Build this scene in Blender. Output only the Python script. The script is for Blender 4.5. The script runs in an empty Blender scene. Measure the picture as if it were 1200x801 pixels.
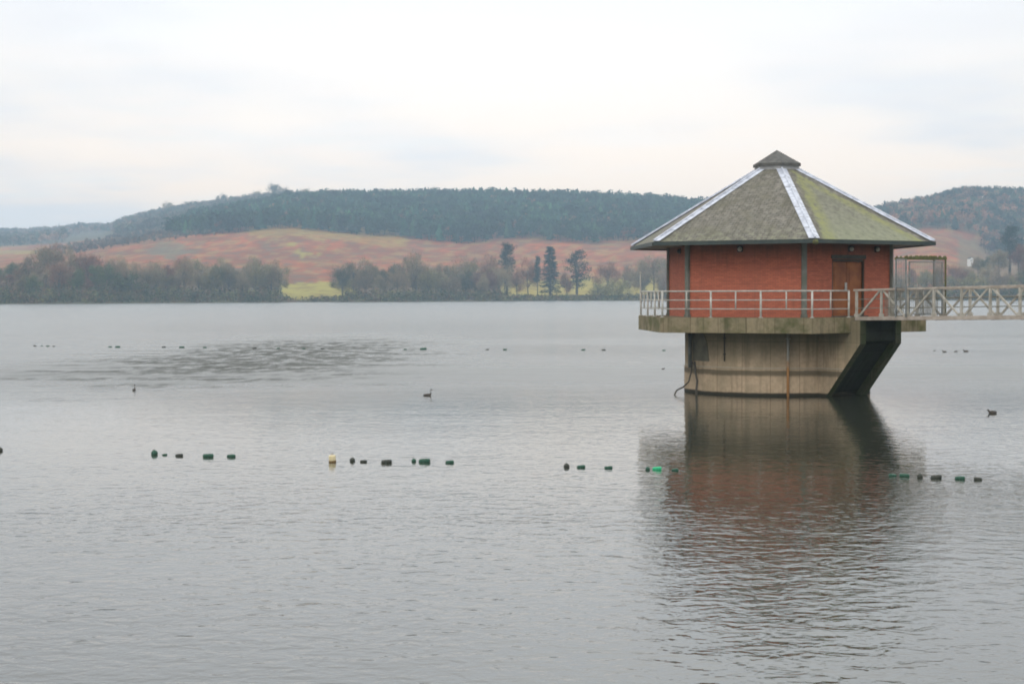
import bpy, math, random
import numpy as np
from mathutils import Matrix, Vector, noise

random.seed(7)
rng = np.random.default_rng(11)
R = math.radians
S = bpy.context.scene
COL = S.collection

# ------------------------------------------------------------------ camera
F, CH = 1924.0, 4.34
PIT, ROLL = math.atan((400.5 - 344.5) / F), 0.003
CM = (Matrix.Rotation(R(90) - PIT, 3, 'X') @ Matrix.Rotation(-ROLL, 3, 'Z'))
CAM = Vector((0, 0, CH))


def ray(u, v):
    return CM @ Vector(((u - 600) / F, -(v - 400.5) / F, -1))


def onwater(u, v, z=0.0):
    d = ray(u, v)
    t = (z - CH) / d.z
    return CAM + d * t


def at(u, v, Y):
    d = ray(u, v)
    return CAM + d * (Y / d.y)


def hor(u):
    return 344.5 + ROLL * (600 - u)


# ------------------------------------------------------------------ node helpers
def new_mat(name):
    m = bpy.data.materials.new(name)
    m.use_nodes = True
    m.node_tree.nodes.clear()
    return m


class NT:
    def __init__(s, tree):
        s.t = tree
        s.n = tree.nodes
        s.l = tree.links

    def node(s, typ, **kw):
        n = s.n.new(typ)
        for k, v in kw.items():
            setattr(n, k, v)
        return n

    def setin(s, n, key, val):
        if val is None:
            return
        if isinstance(val, bpy.types.NodeSocket):
            s.l.new(val, n.inputs[key])
        else:
            n.inputs[key].default_value = val

    def math(s, op, a, b=None, c=None, clamp=False):
        n = s.node('ShaderNodeMath', operation=op)
        n.use_clamp = clamp
        s.setin(n, 0, a)
        s.setin(n, 1, b)
        s.setin(n, 2, c)
        return n.outputs[0]

    def noise(s, vec, scale, detail=3, rough=0.55, dim='3D', dist=0.0):
        n = s.node('ShaderNodeTexNoise', noise_dimensions=dim)
        s.setin(n, 'Vector', vec)
        n.inputs['Scale'].default_value = scale
        n.inputs['Detail'].default_value = detail
        n.inputs['Roughness'].default_value = rough
        n.inputs['Distortion'].default_value = dist
        return n.outputs[0]

    def mapping(s, vec, scale=(1, 1, 1), rot=(0, 0, 0), loc=(0, 0, 0)):
        n = s.node('ShaderNodeMapping')
        s.setin(n, 'Vector', vec)
        n.inputs['Scale'].default_value = scale
        n.inputs['Rotation'].default_value = rot
        n.inputs['Location'].default_value = loc
        return n.outputs[0]

    def ramp(s, fac, stops, interp='LINEAR'):
        n = s.node('ShaderNodeValToRGB')
        s.setin(n, 0, fac)
        cr = n.color_ramp
        cr.interpolation = interp
        while len(cr.elements) < len(stops):
            cr.elements.new(0.5)
        for e, (p, c) in zip(cr.elements, stops):
            e.position = p
            e.color = (c[0], c[1], c[2], 1) if not isinstance(c, (int, float)) else (c, c, c, 1)
        return n.outputs[0]

    def step(s, val, a, b):
        n = s.node('ShaderNodeMapRange', interpolation_type='SMOOTHSTEP')
        s.setin(n, 0, val)
        n.inputs[1].default_value = a
        n.inputs[2].default_value = b
        return n.outputs[0]

    def mix(s, fac, a, b, blend='MIX'):
        n = s.node('ShaderNodeMix', data_type='RGBA', blend_type=blend)
        s.setin(n, 0, fac)
        for idx, val in ((6, a), (7, b)):
            if isinstance(val, bpy.types.NodeSocket):
                s.l.new(val, n.inputs[idx])
            else:
                n.inputs[idx].default_value = (val[0], val[1], val[2], 1)
        return n.outputs[2]

    def bump(s, h, strength=0.5, dist=0.02):
        n = s.node('ShaderNodeBump')
        s.setin(n, 'Height', h)
        n.inputs['Strength'].default_value = strength
        n.inputs['Distance'].default_value = dist
        return n.outputs[0]

    def out(s, col, rough=0.8, normal=None, metal=0.0, spec=0.5):
        p = s.node('ShaderNodeBsdfPrincipled')
        if isinstance(col, bpy.types.NodeSocket):
            s.l.new(col, p.inputs['Base Color'])
        else:
            p.inputs['Base Color'].default_value = (*col, 1)
        s.setin(p, 'Roughness', rough)
        p.inputs['Metallic'].default_value = metal
        p.inputs['Specular IOR Level'].default_value = spec
        if normal:
            s.l.new(normal, p.inputs['Normal'])
        o = s.node('ShaderNodeOutputMaterial')
        s.l.new(p.outputs[0], o.inputs[0])
        return p

    def obj(s):
        return s.node('ShaderNodeTexCoord').outputs['Object']

    def uv(s):
        return s.node('ShaderNodeTexCoord').outputs['UV']

    def xyz(s, v):
        n = s.node('ShaderNodeSeparateXYZ')
        s.l.new(v, n.inputs[0])
        return n.outputs


def mat_simple(name, col, col2=None, scale=3.0, rough=0.7, metal=0.0, spec=0.4, bump=0.0, detail=4):
    m = new_mat(name)
    t = NT(m.node_tree)
    c = t.obj()
    f = t.noise(c, scale, detail)
    col2 = col2 or tuple(x * 0.75 for x in col)
    cc = t.mix(t.step(f, 0.3, 0.7), col, col2)
    t.out(cc, rough, t.bump(f, bump, 0.02) if bump else None, metal, spec)
    return m


# ------------------------------------------------------------------ materials
def mat_brick():
    m = new_mat('red_brick')
    t = NT(m.node_tree)
    uv = t.uv()
    b = t.node('ShaderNodeTexBrick')
    b.offset = 0.5
    t.setin(b, 'Vector', uv)
    b.inputs['Color1'].default_value = (0.55, 0.162, 0.094, 1)
    b.inputs['Color2'].default_value = (0.43, 0.124, 0.076, 1)
    b.inputs['Mortar'].default_value = (0.24, 0.115, 0.08, 1)
    b.inputs['Scale'].default_value = 1.0
    b.inputs['Mortar Size'].default_value = 0.006
    b.inputs['Brick Width'].default_value = 0.225
    b.inputs['Row Height'].default_value = 0.075
    b.inputs['Bias'].default_value = -0.1
    big = t.noise(uv, 0.9, 4)
    row = t.noise(t.mapping(uv, (0.6, 9, 1)), 1.0, 3)
    c = t.mix(t.math('MULTIPLY', t.step(row, 0.5, 0.75), 0.45), b.outputs[0], (0.20, 0.075, 0.055))
    c = t.mix(t.math('MULTIPLY', t.step(big, 0.45, 0.75), 0.35), c, (0.42, 0.14, 0.085))
    st = t.noise(t.mapping(uv, (5, 0.5, 1)), 1.0, 4)
    c = t.mix(t.math('MULTIPLY', t.step(st, 0.52, 0.75), 0.35), c, (0.15, 0.09, 0.06))
    # grime and painted-in soffit shade under the eaves and rain splash above the platform
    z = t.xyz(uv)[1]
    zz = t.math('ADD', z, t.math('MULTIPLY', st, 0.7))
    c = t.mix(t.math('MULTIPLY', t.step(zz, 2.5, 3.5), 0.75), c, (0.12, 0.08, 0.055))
    t.out(c, 0.85, t.bump(b.outputs['Fac'], -0.4, 0.01), 0, 0.25)
    return m


def mat_slate(name, moss):
    m = new_mat(name)
    t = NT(m.node_tree)
    uv = t.uv()
    b = t.node('ShaderNodeTexBrick')
    b.offset = 0.5
    t.setin(b, 'Vector', uv)
    b.inputs['Color1'].default_value = (0.140, 0.132, 0.108, 1)
    b.inputs['Color2'].default_value = (0.192, 0.184, 0.155, 1)
    b.inputs['Mortar'].default_value = (0.07, 0.068, 0.055, 1)
    b.inputs['Scale'].default_value = 1.0
    b.inputs['Mortar Size'].default_value = 0.012
    b.inputs['Brick Width'].default_value = 0.26
    b.inputs['Row Height'].default_value = 0.16
    x, y, _ = t.xyz(uv)
    n1 = t.noise(uv, 0.8, 5, 0.65)
    n2 = t.noise(uv, 3.2, 4, 0.7)
    n3 = t.noise(t.mapping(uv, (6, 0.5, 1)), 1, 3)
    c = t.mix(t.math('MULTIPLY', t.step(n2, 0.45, 0.65), 0.8), b.outputs[0], (0.27, 0.25, 0.215))
    c = t.mix(t.math('MULTIPLY', t.step(n1, 0.45, 0.7), 0.6), c, (0.125, 0.125, 0.08))
    c = t.mix(t.math('MULTIPLY', t.step(n3, 0.48, 0.7), 0.6), c, (0.085, 0.08, 0.06))
    # moss grows away from the run-off of the lead hips
    hw = t.math('MULTIPLY_ADD', y, -ROOF_HW / ROOF_W, ROOF_HW)
    edge = t.math('SUBTRACT', hw, t.math('ABSOLUTE', x))
    edge = t.math('ADD', edge, t.math('MULTIPLY', t.math('SUBTRACT', n1, 0.5), 0.7))
    inside = t.step(edge, 0.45, 0.8)
    band = t.math('MULTIPLY', inside, t.math('SUBTRACT', 1.0, t.step(edge, 0.9, 1.5)))
    low = t.math('SUBTRACT', 1.0, t.step(y, 0.1, 3.2))
    if moss > 0.5:
        f = t.math('MULTIPLY', inside, t.math('MULTIPLY_ADD', low, 0.42, 0.30))
        f = t.math('MULTIPLY', f, t.step(n2, 0.2, 0.55))
        c = t.mix(f, c, (0.27, 0.29, 0.19))
        c = t.mix(t.math('MULTIPLY', band, t.math('MULTIPLY', t.step(n2, 0.3, 0.6), 0.7)), c, (0.26, 0.27, 0.09))
    else:
        f = t.math('MULTIPLY', t.math('MULTIPLY', inside, t.step(n1, 0.38, 0.62)), moss)
        c = t.mix(f, c, (0.165, 0.155, 0.115))
        f2 = t.math('MULTIPLY', t.math('SUBTRACT', 1.0, t.step(y, 0.0, 1.5)), t.step(n2, 0.45, 0.65))
        c = t.mix(t.math('MULTIPLY', f2, 0.55), c, (0.25, 0.27, 0.17))
    t.out(c, 0.8, t.bump(t.math('ADD', b.outputs['Fac'], n2), -0.5, 0.015), 0, 0.3)
    return m


def mat_concrete(name, base, dark, moss, mossamt=0.5, zband=None, streak=0.5, wet=True):
    m = new_mat(name)
    t = NT(m.node_tree)
    uv = t.uv()
    n1 = t.noise(uv, 0.9, 5, 0.6)
    n2 = t.noise(uv, 6, 4, 0.6)
    st = t.noise(t.mapping(uv, (3.2, 0.22, 1)), 1.0, 5, 0.65)
    c = t.mix(t.step(n2, 0.3, 0.75), base, tuple(x * 0.78 for x in base))
    c = t.mix(t.math('MULTIPLY', t.step(st, 0.48, 0.68), streak), c, dark)
    c = t.mix(t.math('MULTIPLY', t.step(n1, 0.42, 0.66), mossamt), c, moss)
    fw = t.node('ShaderNodeTexBrick')
    fw.offset = 0.0
    t.setin(fw, 'Vector', uv)
    fw.inputs['Scale'].default_value = 1.0
    fw.inputs['Mortar Size'].default_value = 0.012
    fw.inputs['Brick Width'].default_value = 1.22
    fw.inputs['Row Height'].default_value = 1.15
    fw.inputs['Color1'].default_value = (1, 1, 1, 1)
    fw.inputs['Color2'].default_value = (0.86, 0.87, 0.88, 1)
    fw.inputs['Mortar'].default_value = (0.45, 0.43, 0.40, 1)
    c = t.mix(1.0, c, fw.outputs[0], 'MULTIPLY')
    chip = t.noise(uv, 11, 5, 0.75)
    c = t.mix(t.math('MULTIPLY', t.step(chip, 0.60, 0.68), 0.6), c, tuple(x * 0.35 for x in base))
    z = t.xyz(uv)[1]
    if zband:
        zz = t.math('ADD', z, t.math('MULTIPLY', t.math('SUBTRACT', st, 0.5), 0.5))
        zz2 = t.math('ADD', z, t.math('MULTIPLY', t.math('SUBTRACT', n1, 0.5), 0.12))
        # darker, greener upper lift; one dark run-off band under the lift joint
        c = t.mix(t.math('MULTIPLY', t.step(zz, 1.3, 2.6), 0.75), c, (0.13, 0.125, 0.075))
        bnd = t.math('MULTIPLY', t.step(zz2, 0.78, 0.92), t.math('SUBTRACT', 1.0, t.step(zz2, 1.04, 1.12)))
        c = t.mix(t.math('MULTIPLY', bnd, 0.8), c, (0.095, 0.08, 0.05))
        lj = t.math('MULTIPLY', t.step(z, 1.13, 1.16), t.math('SUBTRACT', 1.0, t.step(z, 1.18, 1.24)))
        c = t.mix(t.math('MULTIPLY', lj, 0.6), c, (0.42, 0.38, 0.30))
        # weed and wet tide mark just above the water
        wt = t.math('SUBTRACT', 1.0, t.step(t.math('SUBTRACT', zz2, 0.0), 0.10, 0.17))
        c = t.mix(t.math('MULTIPLY', wt, 0.95), c, (0.018, 0.02, 0.014))
    t.out(c, 0.9, t.bump(n2, 0.4, 0.01), 0, 0.2)
    return m


def mat_water():
    m = new_mat('reservoir_water')
    t = NT(m.node_tree)
    c = t.obj()
    x, y, _ = t.xyz(c)
    # wind mask: calm slicks and ruffled patches lying where the wind lays them
    big = t.noise(t.mapping(c, (0.010, 0.030, 1), loc=(3.1, 1.7, 0)), 1.0, 4, 0.55)
    mid = t.noise(t.mapping(c, (0.10, 0.30, 1)), 1.0, 4, 0.6)
    mask = t.math('MULTIPLY_ADD', t.step(big, 0.38, 0.62), 0.35, 0.75)
    mask = t.math('MULTIPLY', mask, t.math('MULTIPLY_ADD', mid, 0.7, 0.65))
    # glassy corner at the far left and smooth far water
    gx = t.math('ADD', x, t.math('MULTIPLY', mid, 10.0))
    edge = t.math('SUBTRACT', t.math('MULTIPLY_ADD', gx, 1.6, y), 62.0)
    calm = t.step(edge, -6.0, 14.0)
    # cat's paw: ruffled patch out on the left
    px = t.math('DIVIDE', t.math('ADD', x, PAW[0]), PAW[2])
    py = t.math('DIVIDE', t.math('SUBTRACT', y, PAW[1]), PAW[3])
    rr = t.math('SQRT', t.math('ADD', t.math('MULTIPLY', px, px), t.math('MULTIPLY', py, py)))
    rr = t.math('ADD', rr, t.math('MULTIPLY', t.math('SUBTRACT', mid, 0.5), 2.2))
    inpaw = t.math('SUBTRACT', 1.0, t.step(rr, 0.6, 1.3))
    blot = t.noise(t.mapping(c, (0.85, 0.34, 1)), 1.0, 6, 0.72)
    tex = t.noise(t.mapping(c, (0.55, 0.42, 1), loc=(5, 9, 0)), 1.0, 6, 0.75)
    paw = t.math('MULTIPLY', t.math('SUBTRACT', 1.0, t.step(rr, 0.1, 1.5)), t.step(blot, 0.34, 0.62))
    glassy = t.math('MULTIPLY', t.step(t.math('MULTIPLY_ADD', mid, 14.0, y), 98.0, 108.0), t.math('SUBTRACT', 1.0, inpaw))
    far = t.step(y, 75.0, 130.0)
    mask = t.math('MULTIPLY', mask, t.math('MULTIPLY_ADD', far, -0.3, 1.0))
    mask = t.math('ADD', mask, t.math('MULTIPLY', paw, 1.5))
    lee = t.math('SUBTRACT', 1.0, t.math('MULTIPLY', t.step(y, 30.0, 46.0), t.math('SUBTRACT', 0.62, t.math('MULTIPLY', t.step(y, 62.0, 85.0), 0.62))))       # sheltered near the tower, livelier towards the dam
    mask = t.math('MULTIPLY', mask, lee)
    r1 = t.noise(t.mapping(c, (2.3, 2.7, 1), rot=(0, 0, R(14))), 1.0, 2, 0.5, dist=0.6)
    r2 = t.noise(t.mapping(c, (4.5, 6.0, 1), rot=(0, 0, R(-18))), 1.0, 2, 0.5, dist=0.4)
    r3 = t.noise(t.mapping(c, (0.45, 0.8, 1), rot=(0, 0, R(5))), 1.0, 2, 0.5)
    h = t.math('MULTIPLY', r1, 0.022)
    h = t.math('MULTIPLY_ADD', r2, 0.0075, h)
    h = t.math('MULTIPLY_ADD', r3, 0.018, h)
    h = t.math('MULTIPLY', h, mask)
    b = t.node('ShaderNodeBump')
    t.l.new(h, b.inputs['Height'])
    b.inputs['Strength'].default_value = 1.0
    b.inputs['Distance'].default_value = WAVE
    # ripples too fine to model one by one widen the reflection out on the open water
    rg = t.math('MULTIPLY_ADD', t.step(y, 58.0, 88.0), 0.20, 0.05)
    rg = t.math('MULTIPLY_ADD', t.step(y, 150.0, 400.0), 0.10, rg)
    rg = t.math('MULTIPLY', rg, t.math('MULTIPLY_ADD', mid, 0.25, 0.875))
    rg = t.math('MULTIPLY', rg, t.math('MULTIPLY_ADD', t.math('MULTIPLY', t.step(big, 0.36, 0.62), t.math('SUBTRACT', 1.0, t.step(y, 120.0, 220.0))), 0.35, 0.85))
    rg = t.math('MULTIPLY_ADD', paw, 0.40, rg)
    rg = t.math('MULTIPLY', rg, t.math('MULTIPLY_ADD', glassy, -0.12, 1.0))
    p = t.out((0.038, 0.042, 0.030), rg, b.outputs[0], 0, 0.5)
    ior = t.math('MULTIPLY_ADD', t.step(y, 55.0, 190.0), 1.25, 1.82)
    ior = t.math('MULTIPLY_ADD', paw, -2.0, ior)
    rip = t.math('MULTIPLY', t.math('SUBTRACT', tex, 0.5), t.math('MULTIPLY', t.step(y, 40.0, 60.0), t.math('SUBTRACT', 1.0, t.math('MULTIPLY', t.step(y, 110.0, 260.0), 0.6))))
    ior = t.math('MULTIPLY_ADD', rip, 1.9, ior)
    t.l.new(t.math('MAXIMUM', ior, 1.33), p.inputs['IOR'])
    return m


def mat_leafy(name, a, b, c=None, tint=False, rough=0.85):
    m = new_mat(name)
    t = NT(m.node_tree)
    geo = t.node('ShaderNodeNewGeometry')
    ri = geo.outputs['Random Per Island']
    col = t.mix(ri, a, b)
    n = t.noise(t.obj(), 0.35, 3)
    if c:
        col = t.mix(t.step(n, 0.5, 0.7), col, c)
    oi = t.node('ShaderNodeObjectInfo')
    k = t.math('MULTIPLY_ADD', oi.outputs['Random'], 0.5, 0.75)
    hs = t.node('ShaderNodeHueSaturation')
    t.l.new(col, hs.inputs['Color'])
    t.l.new(k, hs.inputs['Value'])
    hue = t.math('MULTIPLY_ADD', oi.outputs['Random'], 0.03, 0.485)
    t.l.new(hue, hs.inputs['Hue'])
    t.out(hs.outputs[0], rough, None, 0, 0.1)
    return m


def mat_attr(name, attr='tint', rough=0.95, scale=None, amt=0.3):
    m = new_mat(name)
    t = NT(m.node_tree)
    a = t.node('ShaderNodeAttribute', attribute_name=attr)
    col = a.outputs['Color']
    if scale:
        n = t.noise(t.obj(), scale, 5, 0.65)
        col = t.mix(t.math('MULTIPLY', t.step(n, 0.45, 0.6), amt), col, (0.12, 0.055, 0.03))
        n = t.noise(t.obj(), scale * 4, 4, 0.65)
        col = t.mix(t.math('MULTIPLY', t.step(n, 0.5, 0.75), amt), col, (0.18, 0.15, 0.08))
    t.out(col, rough, None, 0, 0.1)
    return m


# ------------------------------------------------------------------ mesh helpers
def link(o, parent=None):
    COL.objects.link(o)
    if parent is not None:
        o.parent = parent
    return o


def tag(o, label=None, cat=None, group=None, kind=None):
    if label:
        o['label'] = label
    if cat:
        o['category'] = cat
    if group:
        o['group'] = group
    if kind:
        o['kind'] = kind
    return o


def empty(name, loc, rz=0.0, label=None, cat=None, group=None):
    o = bpy.data.objects.new(name, None)
    o.empty_display_size = 0.2
    o.location = loc
    o.rotation_euler = (0, 0, rz)
    link(o)
    return tag(o, label, cat, group)


class MB:
    """collects geometry of one part; coordinates are local to the parent"""
    def __init__(s):
        s.v, s.f, s.uvs, s.mi = [], [], {}, []
        s.cur = 0

    def poly(s, pts, uv=None):
        i = len(s.v)
        s.v += [tuple(p) for p in pts]
        s.f.append(tuple(range(i, i + len(pts))))
        s.mi.append(s.cur)
        if uv:
            s.uvs[len(s.f) - 1] = uv

    def box(s, c, size, rz=0.0, axes=None):
        hx, hy, hz = size[0] / 2, size[1] / 2, size[2] / 2
        if axes is None:
            ax = Vector((math.cos(rz), math.sin(rz), 0))
            ay = Vector((-math.sin(rz), math.cos(rz), 0))
            az = Vector((0, 0, 1))
        else:
            ax, ay, az = axes
        c = Vector(c)
        i = len(s.v)
        for dz in (-1, 1):
            for dx, dy in ((-1, -1), (1, -1), (1, 1), (-1, 1)):
                s.v.append(tuple(c + ax * dx * hx + ay * dy * hy + az * dz * hz))
        for q in ((3, 2, 1, 0), (4, 5, 6, 7), (0, 1, 5, 4), (1, 2, 6, 5), (2, 3, 7, 6), (3, 0, 4, 7)):
            s.f.append(tuple(i + k for k in q))
            s.mi.append(s.cur)

    def bar(s, a, b, w, h=None, up=(0, 0, 1)):
        a, b = Vector(a), Vector(b)
        d = b - a
        L = d.length
        d.normalize()
        up = Vector(up)
        if abs(d.dot(up)) > 0.99:
            up = Vector((1, 0, 0))
        sx = d.cross(up).normalized()
        sz = sx.cross(d).normalized()
        s.box((a + b) / 2, (L, w, h or w), axes=(d, sx, sz))

    def tube(s, pts, rad, n=8, cap=True):
        pts = [Vector(p) for p in pts]
        if isinstance(rad, (int, float)):
            rad = [rad] * len(pts)
        i0 = len(s.v)
        ref = None
        for k, p in enumerate(pts):
            d = (pts[min(k + 1, len(pts) - 1)] - pts[max(k - 1, 0)]).normalized()
            if ref is None:
                ref = Vector((0, 0, 1)) if abs(d.z) < 0.9 else Vector((1, 0, 0))
            sx = d.cross(ref).normalized()
            sy = sx.cross(d).normalized()
            for j in range(n):
                an = 2 * math.pi * j / n
                s.v.append(tuple(p + (sx * math.cos(an) + sy * math.sin(an)) * rad[k]))
        for k in range(len(pts) - 1):
            for j in range(n):
                a = i0 + k * n + j
                b = i0 + k * n + (j + 1) % n
                s.f.append((a, b, b + n, a + n))
                s.mi.append(s.cur)
        if cap:
            s.f.append(tuple(i0 + j for j in range(n))[::-1])
            s.mi.append(s.cur)
            e = i0 + (len(pts) - 1) * n
            s.f.append(tuple(e + j for j in range(n)))
            s.mi.append(s.cur)

    def lathe(s, prof, n=16, c=(0, 0, 0), axis='Z'):
        i0 = len(s.v)
        c = Vector(c)
        for r, z in prof:
            for j in range(n):
                an = 2 * math.pi * j / n
                if axis == 'Z':
                    p = Vector((r * math.cos(an), r * math.sin(an), z))
                elif axis == 'X':
                    p = Vector((z, r * math.cos(an), r * math.sin(an)))
                else:
                    p = Vector((r * math.cos(an), z, r * math.sin(an)))
                s.v.append(tuple(c + p))
        for k in range(len(prof) - 1):
            for j in range(n):
                a = i0 + k * n + j
                b = i0 + k * n + (j + 1) % n
                s.f.append((a, b, b + n, a + n))
                s.mi.append(s.cur)
        s.f.append(tuple(i0 + j for j in range(n))[::-1])
        s.mi.append(s.cur)
        e = i0 + (len(prof) - 1) * n
        s.f.append(tuple(e + j for j in range(n)))
        s.mi.append(s.cur)

    def build(s, name, mats, parent=None, smooth=False, bevel=0.0, autouv=False):
        me = bpy.data.meshes.new(name)
        me.from_pydata(s.v, [], s.f)
        if not isinstance(mats, (list, tuple)):
            mats = [mats]
        for m in mats:
            me.materials.append(m)
        if len(mats) > 1:
            me.polygons.foreach_set('material_index', s.mi)
        if s.uvs or autouv:
            l = me.uv_layers.new(name='UVMap')
            for p in me.polygons:
                if p.index in s.uvs:
                    for k, li in enumerate(p.loop_indices):
                        l.data[li].uv = s.uvs[p.index][k]
                else:
                    nrm = p.normal
                    if abs(nrm.z) > 0.7:
                        tx, ty = Vector((1, 0, 0)), Vector((0, 1, 0))
                    else:
                        tx = Vector((-nrm.y, nrm.x, 0)).normalized()
                        ty = Vector((0, 0, 1))
                    for li in p.loop_indices:
                        co = me.vertices[me.loops[li].vertex_index].co
                        l.data[li].uv = (co.dot(tx) + nrm.x * 3, co.dot(ty))
        if smooth:
            me.polygons.foreach_set('use_smooth', [True] * len(me.polygons))
        me.update()
        o = bpy.data.objects.new(name, me)
        link(o, parent)
        if bevel:
            md = o.modifiers.new('bevel', 'BEVEL')
            md.width = bevel
            md.segments = 2
            md.limit_method = 'ANGLE'
            md.angle_limit = R(35)
        return o


def np_mesh(name, V, Q, mats, tint=None, mi=None):
    """V (n,3); Q (m,k) faces all of the same size; tint (n,3) colour attribute"""
    me = bpy.data.meshes.new(name)
    V = np.asarray(V, np.float32)
    Q = np.asarray(Q, np.int32)
    k = Q.shape[1]
    me.vertices.add(len(V))
    me.vertices.foreach_set('co', V.ravel())
    me.loops.add(Q.size)
    me.loops.foreach_set('vertex_index', Q.ravel())
    me.polygons.add(len(Q))
    me.polygons.foreach_set('loop_start', np.arange(0, Q.size, k, dtype=np.int32))
    try:
        me.polygons.foreach_set('loop_total', np.full(len(Q), k, np.int32))
    except Exception:
        pass
    for m in mats:
        me.materials.append(m)
    if mi is not None:
        me.polygons.foreach_set('material_index', np.asarray(mi, np.int32))
    me.update(calc_edges=True)
    if tint is not None:
        a = me.color_attributes.new('tint', 'FLOAT_COLOR', 'POINT')
        T = np.ones((len(V), 4), np.float32)
        T[:, :3] = tint
        a.data.foreach_set('color', T.ravel())
    return me


# ================================================================== TERRAIN
def ip(u, tab):
    return np.interp(u, [p[0] for p in tab], [p[1] for p in tab])


SHORE = [(-400, 357.2), (50, 356.0), (280, 354.4), (470, 353.6), (660, 352.4), (900, 352.0), (1130, 351.9), (1500, 352.3)]
VB = [(-400, 302), (0, 303), (60, 301), (120, 292), (190, 283), (250, 277), (300, 275), (345, 275), (400, 280), (450, 286), (520, 290),
      (620, 292), (700, 292), (750, 290), (850, 290), (1000, 286), (1060, 281), (1090, 280), (1110, 284), (1137, 297), (1165, 310), (1220, 316), (1500, 316)]
VR = [(-400, 300), (0, 296), (100, 286), (150, 281), (190, 272), (230, 262), (300, 250), (340, 243), (400, 240), (500, 238), (600, 238), (700, 239),
      (780, 244), (850, 252), (950, 262), (1000, 262), (1040, 249), (1060, 246), (1080, 243), (1100, 238), (1130, 230), (1170, 229), (1220, 232), (1500, 246)]
VF = [(-400, 292), (0, 285), (60, 282), (120, 275), (142, 268), (170, 261), (200, 254), (240, 247), (300, 239), (335, 236), (400, 240), (500, 243), (700, 243), (790, 243),
      (850, 250), (1000, 266), (1040, 258), (1500, 262)]
VL = [(-400, 280), (0, 274), (60, 272), (110, 267), (138, 270), (200, 262), (500, 252), (780, 240), (850, 243), (1000, 262), (1500, 266)]
NEARZ = [(-400, 13), (0, 12), (100, 11), (200, 7), (320, 5), (345, 4), (400, 4), (600, 4.5), (760, 5), (1000, 7), (1180, 14), (1500, 16)]


def zof(u, v, d):
    return CH + (hor(u) - v) * d / F


def profile(u):
    hs = hor(u)
    ds = F * CH / (ip(u, SHORE) - hs)
    D = [0, ds - 60, ds, ds + 14, ds + 110, 1500, 2000, 2600, 3500, 3760]
    Z = [-4, -3.5, 0.0, 1.7, ip(u, NEARZ), zof(u, ip(u, VB), 1500), zof(u, ip(u, VR), 2000), zof(u, ip(u, VF), 2600), zof(u, ip(u, VL), 3500),
         zof(u, ip(u, VL), 3500) - 60]
    return ds, D, Z


def terr(u, d):
    _, D, Z = profile(u)
    return float(np.interp(d, D, Z))


def smooth_terr(u, d):
    if d < 1000:
        return terr(u, d)
    w = 60
    return (terr(u, d - w) + terr(u, d) * 2 + terr(u, d + w)) / 4


def xy(u, d):
    return ((u - 600) / F * d, d)


def wobble(x, y):
    return noise.fractal(Vector((x / 130, y / 130, 0.3)), 1.0, 2.0, 4)


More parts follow.
